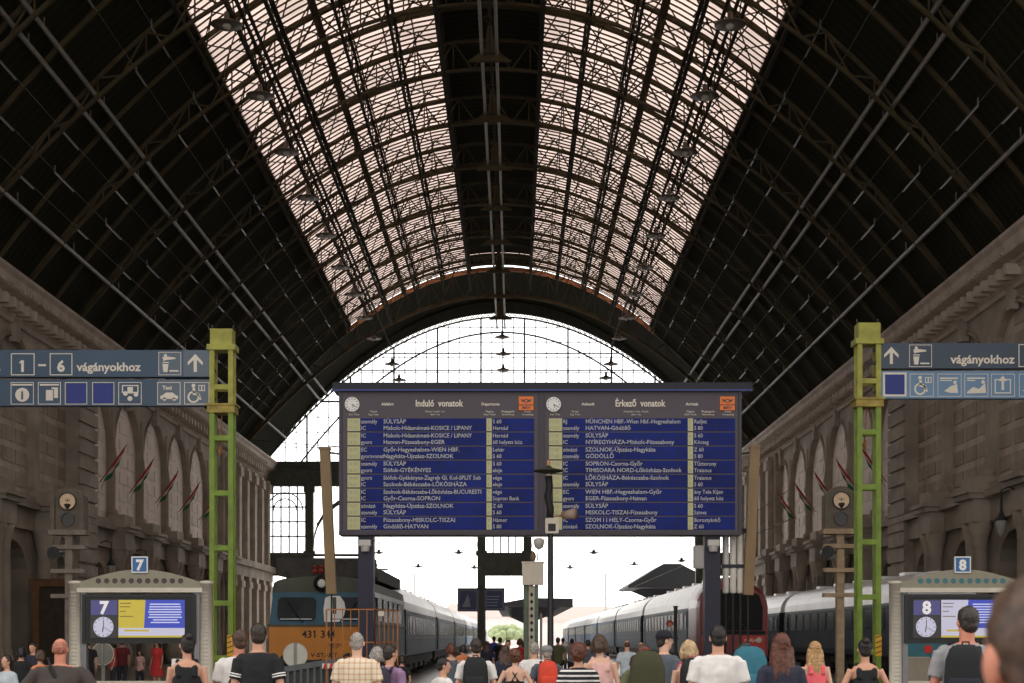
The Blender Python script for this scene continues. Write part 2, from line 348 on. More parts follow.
    ho = g.build('hair', hm, root); voxel(ho, max(.008, voxel_size*.9), 3, dsp, TEX)
    if extra: extra(root, s, A, hp, HM, T, sh)
    return root

def cloth(name, c, rough=.85): return mat('cloth_'+name, c, rough, var=.10, scale=14)
def backpack(label, of, col, h=.46, w=.30, d=.16, z=1.02, strapc=None, s=1.0, accent=None):
    X, Y, _ = of.location; yaw = of.rotation_euler.z
    r = thing('backpack', label, 'backpack', of.location, yaw)
    m = cloth('pack_%.2f_%.2f_%.2f' % col, col); sm = cloth('pack_%.2f_%.2f_%.2f' % (strapc or col), strapc or col)
    y = -.135*s - d/2
    b = MB(); b.rings([(0,y,z-.02,w*.42,d*.40),(0,y,z,w*.5,d*.5),(0,y-.005,z+h*.35,w*.52,d*.52),(0,y,z+h*.75,w*.48,d*.46),(0,y+.01,z+h*.93,w*.38,d*.36),(0,y+.015,z+h,w*.20,d*.2)], 20, .62)
    b.build('bag_body', m, r, True)
    b = MB(); b.rings([(0,y-d*.5,z+.03,w*.36,d*.16),(0,y-d*.52,z+.05,w*.40,d*.22),(0,y-d*.52,z+h*.42,w*.40,d*.2),(0,y-d*.48,z+h*.47,w*.34,d*.12)], 16, .6); b.build('pocket', accent and cloth('accent_%.2f_%.2f_%.2f' % accent, accent) or m, r, True)
    for sd in (-1,1):
        MB().tube([(.075*sd*s,-.115*s,(1.38)*s),(.088*sd*s,-.085*s,1.45*s),(.092*sd*s,-.01*s,1.488*s),(.095*sd*s,.075*s,1.435*s),(.115*sd*s,.135*s,1.27*s),(.16*sd*s,.09*s,1.12*s),(.15*sd*s,-.10*s,1.05*s)], .022*s, 8, .45).build('strap', sm, r, True)
    MB().tube([(-.03,y+d*.35,z+h*.97),(-.025,y+d*.35,z+h*1.04),(.025,y+d*.35,z+h*1.04),(.03,y+d*.35,z+h*.97)], .009, 6).build('handle', sm, r, True)
    return r
def crossbag(label, of, col, side=1, s=1.0, pouch=True):
    r = thing('shoulder_bag', label, 'bag', of.location, of.rotation_euler.z); m = cloth('bag_%.2f_%.2f_%.2f' % col, col)
    P = [(-.10,-.03,1.480),(-.06,-.105,1.40),(.03,-.132,1.22),(.12,-.125,1.05),(.20,-.06,.93),(.21,.02,.91),(.17,.10,.98),(.04,.142,1.18),(-.06,.12,1.33),(-.10,.05,1.46),(-.10,-.03,1.480)]
    MB().tube([(x*side*s,y*s,z*s) for x,y,z in P], .021*s, 8, .4).build('strap', m, r, True)
    MB().rings([(.24*side*s,-.01,.70*s,.045,.12),(.245*side*s,-.01,.74*s,.055,.14),(.245*side*s,-.01,.9*s,.05,.14),(.24*side*s,-.01,.94*s,.03,.12)], 16, .6).build('pouch', m, r, True)
    return r

def stripe_sleeves(root, s, A, hp, HM, T, sh):
    for sd in (-1,1):
        for t in (.48,.56):
            a = A[sd]; MB().tube([a[0].lerp(a[1],t), a[0].lerp(a[1],t+.04)], .070*s, 14).build('sleeve_stripe', WHITE, root, True)
def cap_on(col):
    def fn(root, s, A, hp, HM, T, sh):
        m = cloth('cap_%.2f' % col[0], col); g = MB()
        vs = []; n = 20; R = [(.098,.104,.030),(.099,.107,.055),(.092,.098,.090),(.070,.075,.118),(.035,.038,.131),(.004,.004,.134)]
        g.rings([(0,-.012,z,a,b) for a,b,z in R], n)
        g.v = [tuple(hp(v)) for v in g.v]; g.build('cap', m, root, True)
        b = MB(); k = 14; P = [(.085*cos(pi*i/k), .055+.125*sin(pi*i/k)) for i in range(k+1)]
        b.prism(P, .032, .040, 'z'); b.v = [tuple(hp((x,y,z-.0+ -.10*max(0,y-.09)))) for x,y,z in b.v]; b.build('cap_brim', m, root, True)
    return fn

TEE_W = cloth('white', (.72,.69,.66)); TEE_BK = cloth('black', (.013,.013,.015)); TEE_BR = cloth('taupe', (.055,.043,.037)); TEE_GR = cloth('grey', (.27,.27,.28)); TEE_NAVY = cloth('navy', (.022,.025,.045))
PINK = cloth('pink', (.70,.42,.38)); CORAL = cloth('coral', (.80,.13,.16)); PURP = cloth('mauve', (.27,.16,.27)); LBLUE = cloth('pale_blue', (.42,.47,.50)); SLATE = cloth('slate', (.085,.10,.12)); REDC = cloth('red', (.55,.04,.04)); ORNG = cloth('orange', (.6,.2,.08)); GREEN = cloth('olive', (.12,.13,.06))
CHECK = checks('checked_shirt', (.74,.62,.48), (.52,.30,.12), 17); STRIPE = stripes('striped_tee', (.75,.72,.70), (.02,.02,.025), 'Z', 19, .85, .36)

p = person('man in a taupe T-shirt with a flushed shaved head and crossbody strap', 60, 14.2, 1.665, ('tee',TEE_BR), ('stubble','ruddy'), .0, skin=SKINR, wide=1.28, arms=('out','out'))
crossbag('dark strap bag across the back of the man in taupe', p, (.02,.018,.017), 1, 1.0)
p = person('woman with dark bun in black sleeveless top reading a paper near kiosk', 187, 15, 1.70, ('tank',TEE_BK), ('bun','black'), .15, 'f', head=.35, arms=('phone','bent'))
PAPER = thing('paper_sheet', 'white paper sheet held by the woman in black sleeveless top', 'paper', (p.location.x-.13, p.location.y+.30, 1.31), .5)
MB().prism([(-.10,0),(.10,0),(.11,.14),(-.09,.15)], -.002, .002).build('sheet', WHITE, PAPER); MB().prism([(-.10,-.14),(.10,-.13),(.10,0),(-.10,0)], -.004, .0).build('folded_flap', WHITE, PAPER)
p = person('man in white T-shirt with dark bag strap beside man in black', 239, 15.2, 1.745, ('tee',TEE_W), ('short','brown'), -.1, head=.5, arms=('down','down'), skin=SKINR)
crossbag('black shoulder bag of the man in white beside the locomotive', p, (.02,.02,.022), -1, 1.03)
person('man in black T-shirt with white sleeve bands facing the orange locomotive', 258, 14.6, 1.805, ('tee',TEE_BK), ('short','dark'), -.05, head=.25, extra=stripe_sleeves, arms=('down','down'), wide=.95)
person('grey haired man in yellow checked shirt before the locomotive', 357, 16, 1.72, ('tee',CHECK), ('balding','grey'), -.08, skin=SKIN2, wide=1.05)
p = person('boy in mauve shirt with a dark backpack strap near checked shirt man', 390, 17, 1.585, ('tee',PURP), ('short','dark'), -.55, skin=SKIN, head=-.3, wide=.9)
backpack('small dark backpack on the boy in mauve', p, (.035,.03,.045), .38, .26, .13, .96, s=.92)
person('person in pale blue hooded top behind the mauve shirted boy', 377, 19, 1.545, ('tee',LBLUE), ('bob','grey'), .2, 'f')
person('dark haired child in white T-shirt beside the silver coaches', 443, 17.5, 1.43, ('tee',TEE_W), ('short','black'), -.9, head=-.5, wide=.85, arms=('bent','bent'))
p = person('man in white T-shirt with black rucksack walking along the platform', 476, 18.3, 1.655, ('tee',TEE_W), ('short','dark'), 0, head=.15, stride=.12, skin=SKIN2)
backpack('black rucksack on man in white T-shirt by the coaches', p, (.014,.015,.016), .44, .30, .17, 1.0, s=.96)
person('woman in grey top with dark red hair by the coach doors', 451, 27, 1.55, ('tank',SLATE), ('bob','auburn'), .3, 'f')
person('brown haired woman in black top with crossed back straps', 515, 20, 1.51, ('straps',TEE_BK), ('curly','redbrown'), 0, 'f', skin=SKIN2, arms=('out','out'))
person('long haired woman in dark clothes left of the crossed straps woman', 505, 25, 1.53, ('tee',TEE_NAVY), ('long','brown'), .2, 'f')
person('man in off white shirt behind the lattice mast', 534, 22, 1.60, ('tee',TEE_W), ('short','grey'), .1)
p = person('grey capped man with an orange red rucksack beside thin lamp post', 547, 21, 1.55, ('tee',SLATE), ('short','grey'), .05, extra=cap_on((.22,.22,.22)))
backpack('orange red rucksack on the man beside the thin lamp post', p, (.62,.06,.03), .40, .27, .15, .95, strapc=(.03,.03,.03), s=.9)
person('curly auburn haired woman in black and white striped T-shirt', 578, 15.8, 1.605, ('tee',STRIPE), ('curly','auburn'), .05, 'f', wide=1.12)
person('woman in pink sleeveless top with short brown hair', 600, 17.6, 1.69, ('tank',PINK), ('bob','brown'), .1, 'f', head=-.4, skin=SKIN2, wide=1.05)
p = person('distant man in pale blue shirt beside the coach', 627, 33, 1.60, ('tee',LBLUE), ('stubble','brown'), .1, pants=(.10,.12,.16))
p = person('hiker almost hidden by a tall olive rucksack', 643, 15.4, 1.60, ('tee',GREEN), ('short','brown'), .1)
backpack('tall olive rucksack with red piping between crowd members', p, (.045,.045,.02), .66, .36, .24, .88, strapc=(.4,.04,.03), s=.93)
person('young man in slate T-shirt and black cap looking to the side', 664, 17.4, 1.745, ('tee',SLATE), ('short','dark'), -.65, skin=SKIN2, head=-.65, extra=cap_on((.012,.012,.018)), wide=.92)
p = person('blonde woman with black rucksack and pink strap', 689, 16, 1.63, ('tank',PINK), ('bob','straw'), .15, 'f', skin=SKIN2)
backpack('black rucksack with pink straps on the blonde woman', p, (.018,.018,.017), .48, .31, .18, .98, strapc=(.7,.12,.22), s=.95)
person('broad man in plain white T-shirt with dark cropped hair', 718, 14.2, 1.782, ('tee',TEE_W), ('short','black'), -.1, skin=SKIN, head=.1, wide=1.08)
p = person('hiker behind the man in white carrying a teal rucksack', 744, 18, 1.60, ('tee',SLATE), ('short','dark'), .1)
backpack('teal rucksack with rounded top behind the broad man in white', p, (.03,.14,.19), .62, .42, .26, .95, s=.93)
person('woman with long auburn hair in navy jacket near the red train', 781, 13.4, 1.70, ('long',TEE_NAVY), ('long','auburn'), .15, 'f', head=.2, skin=SKIN2, wide=1.1)
person('long haired blonde woman in coral top', 815, 18.5, 1.615, ('tank',CORAL), ('long','blonde'), .1, 'f', skin=SKIN2)
person('woman with high dark bun in black sleeveless top below green mast', 865, 15.4, 1.655, ('tank',TEE_BK), ('bun','black'), 0, 'f', skin=SKIN, arms=('out','out'))
p = person('tall man in grey T-shirt with black rucksack facing screen eight', 967, 12.2, 1.92, ('tee',TEE_GR), ('short','dark'), -.35, head=.5, skin=SKINR)
backpack('black rucksack on the tall man before screen eight', p, (.012,.013,.015), .50, .32, .18, 1.12, s=1.1, accent=(.012,.014,.022))
person('close man with brown hair and reddish ear at the picture edge', 1047, 2.0, 1.757, ('tee',TEE_NAVY), ('short','brown'), .12, head=.02, skin=SKINR, voxel_size=.006)
# background figures
far = [('small girl in patterned blue top at the far edge of the hall',7,21,1.42,'f',LBLUE,('pony','black'),2.6),('woman in black beside the brown timber door',21,26,1.50,'f',TEE_BK,('bob','black'),.4),
 ('person in dark coat behind the taupe shirted man',33,30,1.56,'m',TEE_NAVY,('short','dark'),2.8),('person in orange top behind the shaved head man',40,24,1.46,'f',ORNG,('bob','brown'),1.0),
 ('passenger in black left of the grey disc',88,40,1.62,'m',TEE_BK,('short','dark'),.6),('passenger in red behind the grey disc',113,46,1.52,'f',REDC,('bob','dark'),2.0),
 ('passenger in dark red below screen seven',122,47,1.60,'m',cloth('maroon',(.14,.02,.025)),('short','dark'),.4),('child in pink under screen seven',140,48,1.25,'f',PINK,('bob','brown'),2.9),
 ('woman in bright red dress under screen seven',157,46,1.60,'f',REDC,('long','black'),2.7),('tourist in blue far off near platform canopy',494,62,1.70,'m',cloth('blue',(.03,.07,.35)),('short','dark'),.1),
 ('dark clothed traveller far down the platform',500,52,1.66,'m',TEE_BK,('short','black'),.0),('bare armed traveller walking back toward the concourse',508,38,1.60,'m',cloth('beige',(.35,.22,.14)),('short','dark'),3.0),
 ('traveller in red cap colours beside the lattice mast',520,45,1.62,'f',REDC,('bob','redbrown'),.2),('traveller in olive shirt right of the lattice mast',558,50,1.66,'m',GREEN,('short','brown'),.1),
 ('traveller in grey near the right hand coaches',572,54,1.62,'m',TEE_GR,('short','dark'),.0),('woman in dark top halfway along the platform',487,43,1.55,'f',TEE_NAVY,('long','brown'),.0),
 ('traveller in slate shirt beyond the striped top woman',588,40,1.60,'m',SLATE,('short','dark'),.2),('traveller in orange top near the left coaches',463,36,1.48,'f',ORNG,('bob','dark'),.3),
 ('small distant traveller in white beyond the lamp post',563,60,1.64,'m',TEE_W,('short','dark'),.1),('distant traveller in brown near the carriage end',527,58,1.66,'m',TEE_BR,('short','dark'),.0),
 ('man in dark shirt lower before the pale blue shirt man',641,30,1.57,'m',TEE_BR,('stubble','brown'),.2), ('person in black right of the grey rail barrier',402,30,1.30,'f',TEE_BK,('bob','dark'),.2),
 ('short passenger with reddish hair at the barrier',347,22,1.38,'f',ORNG,('bob','redbrown'),.1)]
for lb,px,Y,h,sx,tp,hr,yw in far:
    person(lb, px, Y, h, ('tee',tp), hr, yw, sx, voxel_size=.014, stride=random.choice((0,.1,-.1)), low='dress' if 'dress' in lb else 'long')


# ================================================================== HALL
XC = -1.1; HW = 21.0; ZS = EYE + 15.45; HR = 14.5; Y0 = 20.0; YE = 121.0; YG = 133.0; UE = 12.05; US = 2.4
def prof(u, h=HR): return ZS + h*(1-(u/HW)**2)
def curve_strip(mb, u0, u1, y0, y1, n, dz=0, th=.12, h=HR):
    vs = []; fs = []
    for i in range(n+1):
        u = u0+(u1-u0)*i/n; z = prof(u,h)+dz
        vs += [(XC+u,y0,z),(XC+u,y1,z),(XC+u,y1,z+th),(XC+u,y0,z+th)]
    for i in range(n):
        a = 4*i; b = a+4
        fs += [(a,a+1,b+1,b),(a+3,b+3,b+2,a+2),(a,b,b+3,a+3),(a+1,a+2,b+2,b+1)]
    fs += [(0,3,2,1),(4*n,4*n+1,4*n+2,4*n+3)]
    return mb.add(vs, fs)

floor = MB(); floor.box(-60,60,-12,YG+1,-.3,0); fl = tag(floor.build('floor', FLOORM), kind='structure')
g = MB(); g.box(-300,300,YG+1,700,-.32,-.02); tag(g.build('ground', mat('ballast_ground', (.62,.58,.55), .9, var=.1, scale=.3)), kind='structure')

# ---- roof
ceil = MB()
curve_strip(ceil, -HW-.6, -UE, Y0, YE, 14); curve_strip(ceil, UE, HW+.6, Y0, YE, 14); curve_strip(ceil, -US, US, Y0, YE-4.2, 6)
for k_ in range(4): curve_strip(ceil, -US, US, YE-3.6+k_*.95, YE-3.05+k_*.95, 6)
curve_strip(ceil, -12.3, 12.3, YE, YG+.6, 26, -.05, .12, 14.36); curve_strip(ceil, -HW-.6, -12.2, YE, YG+.6, 14); curve_strip(ceil, 12.2, HW+.6, YE, YG+.6, 14)
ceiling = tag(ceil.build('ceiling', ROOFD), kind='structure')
for i, sg in enumerate((-1, 1)):
    w = MB(); n = 10
    u0, u1 = (-UE, -US) if sg < 0 else (US, UE)
    curve_strip(w, u0, u1, Y0, YE, n, .06, .02)
    if sg < 0: curve_strip(w, -US, US, YE-4.2, YE, 4, .14, .02)
    win = tag(w.build('window_%d' % (i+1), SKYL), kind='structure')
    b = MB(); y = Y0
    while y < YE:
        curve_strip(b, u0, u1, y-.034, y+.034, 8, -.04, .07); y += .56
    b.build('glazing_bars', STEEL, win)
    b = MB()
    for u in [u0+(u1-u0)*t/7 for t in range(8)]: b.box(XC+u-.03, XC+u+.03, Y0, YE, prof(u)-.12, prof(u)-.02)
    b.build('purlin_bars', STEEL, win)
def truss_curves(drop):
    return lambda u: prof(u)-.30-drop*(max(0,1-(abs(u)/HW)**2.2))
bot = truss_curves(1.45)
N = 44
def make_truss(Y, end=False):
    t = MB(); us = [-HW+2*HW*i/N for i in range(N+1)]
    w = .24 if end else .125; bt = (lambda u: prof(u)-.4-2.0*max(0,1-(abs(u)/HW)**2.2)) if end else bot
    for i in range(N):
        a, b = us[i], us[i+1]
        t.cur = 1 if abs((a+b)/2) < 12.6 else 0  # end chord is one paint; its sides go dark as painted shade
        t.bar((XC+a,Y,prof(a)-.30),(XC+b,Y,prof(b)-.30), w*1.3, w)
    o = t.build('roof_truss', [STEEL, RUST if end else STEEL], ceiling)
    c = MB()
    for i in range(N):
        a, b = us[i], us[i+1]; c.bar((XC+a,Y,bt(a)),(XC+b,Y,bt(b)), w*1.3, w)
    c.build('bottom_chord', STEEL, o)
    c = MB()
    for i in range(N):
        a, b = us[i], us[i+1]
        if i % 2 == 0: c.bar((XC+a,Y,prof(a)-.3),(XC+b,Y,bt(b)), .07)
        else: c.bar((XC+a,Y,bt(a)),(XC+b,Y,prof(b)-.3), .07)
    for i in range(0, N+1, 2): c.bar((XC+us[i],Y,prof(us[i])-.3),(XC+us[i],Y,bt(us[i])), .06)
    c.build('truss_lattice', STEEL, o)
TY = [YE-7.75*k for k in range(14)]
for k, y in enumerate(TY): make_truss(y, k == 0)
for k in range(13):                         # lighter ribs half way, and wind bracing in every bay
    y = TY[k]-3.875; t = MB(); us = [-HW+2*HW*i/32 for i in range(33)]
    for i in range(32): t.bar((XC+us[i],y,prof(us[i])-.25),(XC+us[i+1],y,prof(us[i+1])-.25), .13, .16)
    t.build('roof_rib', STEEL, ceiling)
    b = MB()
    UU = [-11.9,-10.4,-8.6,-6.6,-4.6,-2.4,2.4,4.6,6.6,8.6,10.4,11.9]
    for j in range(len(UU)-1):
        if j == 5: continue
        for (ya, yb) in ((TY[k],y),(y,TY[k]-7.75)):
            b.bar((XC+UU[j],ya,prof(UU[j])-.42),(XC+UU[j+1],yb,prof(UU[j+1])-.42), .045)
            b.bar((XC+UU[j],yb,prof(UU[j])-.45),(XC+UU[j+1],ya,prof(UU[j+1])-.45), .045)
            ym = (ya+yb)/2; um = (UU[j]+UU[j+1])/2
            b.bar((XC+UU[j],ya,bot(UU[j])),(XC+um,ym,prof(um)-.3), .05)
    b.build('wind_bracing', STEEL, ceiling)
def lattice_purlin(u, z1, z2, w=.10, m=STEELD, step=1.3):
    b = MB(); x = XC+u
    b.bar((x,Y0,z1),(x,YE,z1),w,w); b.bar((x,Y0,z2),(x,YE,z2),w,w); y = Y0; i = 0
    while y+step <= YE:
        b.bar((x,y,z1 if i%2 else z2),(x,y+step,z2 if i%2 else z1), .05); y += step; i += 1
    b.build('lattice_purlin', m, ceiling)
for u in (4.5,6.6,10.3):
    for sg in (-1,1): lattice_purlin(u*sg, prof(u)-.35, bot(u)+.05, .13)
for sg in (-1,1):
    lattice_purlin(US*sg, prof(US)-.2, bot(US)-.1, .18)
    lattice_purlin(8.75*sg, prof(8.75)-1.55, prof(8.75)-2.25, .15, PIPE if 0 else STEELD)
    lattice_purlin((UE+.12)*sg, prof(UE)-.1, prof(UE)-.55, .16)
    b = MB()
    x = XC+9.45*sg; b.bar((x,Y0,prof(9.45)-2.2),(x,YE+7,prof(9.45)-2.2),.17,.17,8); b.build('service_pipe', STEELD, ceiling)
    b = MB(); x = XC+7.7*sg; b.bar((x,Y0,prof(7.7)-.4),(x,YE,prof(7.7)-.4),.34,.1); b.build('service_pipe', STEEL, ceiling)
    for u in (15.5,16.05,19.0):
        b = MB(); z = prof(u)-.55; b.bar((XC+u*sg,Y0,z),(XC+u*sg,YG-.4,z),.19,.19,10)
        y = Y0+2
        while y < YG-1: b.bar((XC+u*sg,y,z),(XC+u*sg,y,prof(u,14.15)),.04); y += 7.75
        b.build('service_pipe', PIPE, ceiling)
    for u, ln, ph in ((13.1,3.0,0),(14.2,1.6,2),(16.9,2.2,1),(17.8,2.6,3),(18.5,1.8,.6)):
        b = MB(); z = prof(u)-.42; y = Y0+ph
        b.bar((XC+u*sg,Y0,z+.08),(XC+u*sg,YE,z+.08),.012)
        while y < YE-3: b.bar((XC+u*sg,y,z),(XC+u*sg,y+ln,z),.07,.07,6); b.bar((XC+u*sg,y,z),(XC+u*sg,y,z+.3),.05); y += 7.75
        b.build('tube_lamp_run', mat('lamp_tube', (.20,.21,.20), .3, var=.3, scale=.2), ceiling)
# ridge walkway
b = MB()
for du in (-.30,.36): b.bar((XC+du-.02,Y0,EYE+25.9),(XC+du-.02,YG-7,EYE+25.9),.15,.15,8)
b.build('ridge_rail', PIPE, ceiling)
b = MB(); y = Y0
while y < YE:
    b.bar((XC-.3,y,EYE+25.9),(XC+.36,y,EYE+25.9),.05); b.bar((XC+.03,y,EYE+25.9),(XC+.03,y,prof(0)-.3),.06); b.bar((XC-.3,y,EYE+25.9),(XC+.36,y+1.3,EYE+25.9),.04); y += 3.875
b.build('ridge_lattice', STEELD, ceiling)
for k, y in enumerate(TY[:10]):
    b = MB(); b.prism([(XC-.95,EYE+25.6),(XC+1.0,EYE+25.6),(XC+.25,EYE+26.1),(XC+.12,EYE+27.2),(XC-.08,EYE+27.2),(XC-.2,EYE+26.1)], y-.1, y+.1); b.build('hanger_bracket', STEEL, ceiling)

# ---- hanging lamps
def make_pendant(wire):
    r = empty('pendant_lamp')
    m = mat('lamp_shade_brown', (.13,.10,.07), .5, .2, var=.2)
    MB().lathe([(.06,.50),(.10,.46),(.12,.22),(.22,.14),(.62,.0),(.62,-.04),(.30,-.02),(.05,.0)], n=18).build('lamp_shade', m, r, True)
    MB().lathe([(.05,.0),(.16,-.02),(.19,-.09),(.12,-.17),(.02,-.19)], n=12).build('bulb', mat('unlit_bulb', (.55,.52,.45), .2, var=0), r, True)
    MB().bar((0,0,.48),(0,0,wire),.035).build('cable', IRON, r)
    return r
pl = {}
def pendant(x, y, z, top, label, group):
    w = round(top-z, 1)
    if w not in pl: pl[w] = make_pendant(w); o = pl[w]
    else: o = copy_tree(pl[w])
    o.location = (x,y,z); return tag(o, label, 'lamp', group)
ORD = ['nearest','second','third','fourth','fifth','sixth','seventh','eighth','ninth','tenth']
for k, y in enumerate(TY[8::-1]):
    pendant(XC-10.2, y, EYE+24.1, prof(10.2)-1.2, ORD[k]+' hanging lamp of the row under the left hand skylight', 'lamps under the left skylight')
    pendant(XC+9.6, y, EYE+24.1, prof(9.6)-1.2, ORD[k]+' hanging lamp of the row under the right hand skylight', 'lamps under the right skylight')
for k, (x,y,z) in enumerate([at(501,337,123.5), at(502,354,125.5), at(502,370,127.5)]):
    pendant(x+.1, y, z, prof(0,14.15)-.1, ['topmost','middle','lowest'][k]+' dark lamp of the centre column before the gable glass', 'lamps hanging before the gable')
for k, (px,py,y,s_) in enumerate([(392,364,125,'left'),(399,380,128,'left'),(611,364,125,'right'),(606,378,128,'right')]):
    x,y,z = at(px,py,y); pendant(x, y, z, prof(x-XC,14.15)-.1, ('upper ' if k%2==0 else 'lower ')+'dark lamp before the %s part of gable glass' % s_, 'lamps hanging before the gable')
LOWX = [(-10.0,111,7.9,'far left'),(-4.1,111,7.9,'left of the centre pier'),(5.9,111,7.9,'right of the centre pier'),(12.4,111,7.3,'over the red train'),(-8.2,128.5,7.7,'above the left coaches'),(-3.4,128.5,7.6,'beside the centre pier'),(4.8,128.5,7.6,'beyond the lamp mast'),(10.3,128.5,7.9,'before the right canopy')]
for x,y,z,w in LOWX:
    lo_ = pendant(x, y, z, z+2*(15.4-z)-.0, 'low hanging %s platform lamp %s' % ('nearer' if y < 120 else 'farther', w), 'low platform lamps'); lo_.scale = (1,1,.5)
for y in (111,128.5):
    b = MB(); n = 16
    for zz in (15.4,):
        pts = [(XC-18.6+37.2*i/n, y, zz-.9*(1-((i-n/2)/(n/2))**2)+.9) for i in range(n+1)]
        b.tube(pts, .03, 5)
    tag(b.build('span_wire', IRON), 'thin span wire over the tracks carrying %s platform lamps' % ('the nearer' if y < 120 else 'the farther'), 'wire')

# ---- gable screen
gw = MB()
def gpar(u): return ZS + 12.9*(1-(u/HW)**2)
n = 48
for i in range(n):                                   # dark web between roof and glazed arch
    a, b2 = -HW+2*HW*i/n, -HW+2*HW*(i+1)/n
    za, zb = gpar(a)+.30*(1-.3*abs(a)/HW)+.1, gpar(b2)+.30*(1-.3*abs(b2)/HW)+.1
    ta, tb = max(za+.05, prof(a)), max(zb+.05, prof(b2))
    gw.add([(XC+a,YG,za),(XC+b2,YG,zb),(XC+b2,YG,tb),(XC+a,YG,ta),(XC+a,YG+.3,za),(XC+b2,YG+.3,zb),(XC+b2,YG+.3,tb),(XC+a,YG+.3,ta)], [(0,1,2,3),(7,6,5,4),(0,4,5,1),(3,2,6,7)])
gw.box(XC-HW-1, XC+HW+1, YG-.3, YG+.5, 15.05, 17.15)
gw.box(XC-HW-.6, XC+HW+.6, YG-.5, YG+.6, 16.9, 17.2)
GREY = mat('gable_iron', (.10,.105,.085), .6, .2, var=.2, scale=2)
wall_back = tag(gw.build('wall_back', GREY), kind='structure')
b = MB()
n2 = 88
for i in range(n2):
    a, b2 = -HW+2*HW*i/n2, -HW+2*HW*(i+1)/n2; k_ = lambda u: .30*(1-.3*abs(u)/HW)
    b.bar((XC+a,YG,gpar(a)),(XC+b2,YG,gpar(b2)),.2,.12)
    b.bar((XC+a,YG,gpar(a)),(XC+b2,YG,gpar(b2)+k_(b2)+.1),.06); b.bar((XC+a,YG,gpar(a)+k_(a)+.1),(XC+b2,YG,gpar(b2)),.06)
b.build('arch_lacework', GREY, wall_back)
b = MB()
for i in range(-5,6):
    u = (i+.5)*3.86+.1; 
    if gpar(u) > 17.4: b.bar((XC+u,YG+.1,17),(XC+u,YG+.1,gpar(u)),.15)
for i in range(n):
    a, b2 = -17.8+35.6*i/n, -17.8+35.6*(i+1)/n; q = lambda u: 28.7-4.4*(u/11)**2
    b.bar((XC+a,YG+.05,q(a)),(XC+b2,YG+.05,q(b2)),.13)
for z in (22.6,25.35,26.85):
    w = HW*sqrt(max(0,1-(z-ZS)/12.9)); b.bar((XC-w,YG+.1,z),(XC+w,YG+.1,z),.10)
b.build('mullion_frame', GREY, wall_back)
b = MB()
for i in range(-20,21):
    u = i*.965+.1
    if gpar(u) > 17.5: b.bar((XC+u,YG+.12,17),(XC+u,YG+.12,gpar(u)),.075)
for j in range(1,10):
    z = 17.2+j*1.33; 
    if z < ZS+12.8: w = HW*sqrt(max(0,1-(z-ZS)/12.9)); b.bar((XC-w,YG+.12,z),(XC+w,YG+.12,z),.07)
b.build('glazing_mesh', GREY, wall_back)
gl = MB(); P = [(XC-HW+2*HW*i/n, gpar(-HW+2*HW*i/n)+.02) for i in range(n+1)]; gl.prism(P+[(XC+HW,17.1),(XC-HW,17.1)], YG+.14, YG+.16)
tag(gl.build('window_3', GLASS), kind='structure')
# columns, side bays, centre pier
cx = [ax(309.5,YG), ax(481.5,YG), ax(527.5,YG), 2*ax(504.5,YG)-ax(309.5,YG)]
for x in cx:
    b = MB(); b.box(x-.36,x+.36,YG-.3,YG+.3,0,15.1); b.box(x-.5,x+.5,YG-.4,YG+.4,0,1.2); b.box(x-.5,x+.5,YG-.4,YG+.4,8.9,9.3); b.box(x-.46,x+.46,YG-.4,YG+.4,14.5,15.1)
    b.build('column', GREY, wall_back)
for (xa, xb) in ((cx[0]+.36,cx[1]-.36),(cx[2]+.36,cx[3]-.36)):
    b = MB(); m2 = 20; w = xb-xa
    for i in range(m2):
        t0, t1 = pi*i/m2, pi*(i+1)/m2
        p0 = (xa+w/2-cos(t0)*w/2, 9.3+5.3*sin(t0)**.8); p1 = (xa+w/2-cos(t1)*w/2, 9.3+5.3*sin(t1)**.8)
        b.add([(p0[0],YG-.2,p0[1]),(p1[0],YG-.2,p1[1]),(p1[0],YG-.2,p1[1]+.4),(p0[0],YG-.2,p0[1]+.4),(p0[0],YG+.2,p0[1]),(p1[0],YG+.2,p1[1]),(p1[0],YG+.2,p1[1]+.4),(p0[0],YG+.2,p0[1]+.4)],[(0,1,2,3),(7,6,5,4),(0,4,5,1),(3,2,6,7)])
    for i in range(7):
        for q in (xa+.3+i*.6, xb-.3-i*.6):
            t = (q-(xa+w/2))/(w/2); zz = 9.3+5.3*max(0,(1-t*t))**.4; b.bar((q,YG,zz),(q,YG,15.1),.06)
    b.build('spandrel_arch', GREY, wall_back)
wn = 4
for (xa, xb, zlo) in ((XC-HW,cx[0]-.36,9.2),(cx[3]+.36,XC+HW,9.2),(cx[1]+.36,cx[2]-.36,9.1)):
    b = MB(); b.box(xa,xb,YG-.25,YG+.25,7.1,9.15)
    for i in range(1,5): x = xa+(xb-xa)*i/5; b.bar((x,YG,9.1),(x,YG,15.1),.12)
    for z in (10.6,11.9,13.2,14.4): b.bar((xa,YG,z),(xb,YG,z),.12)
    w = (xb-xa)*.3; xm = (xa+xb)/2
    b.ringband(xm, 12.9, YG+.05, w-.1, w, .12, 16, 0, pi); b.ringband(xm, 12.9, YG+.05, w*1.5-.1, w*1.5, .12, 16, 0, pi)
    b.build('bay_window_frame', GREY, wall_back)
    gl = MB(); gl.box(xa,xb,YG+.05,YG+.07,9.15,15.05); tag(gl.build('window_%d' % wn, GLASS), kind='structure'); wn += 1

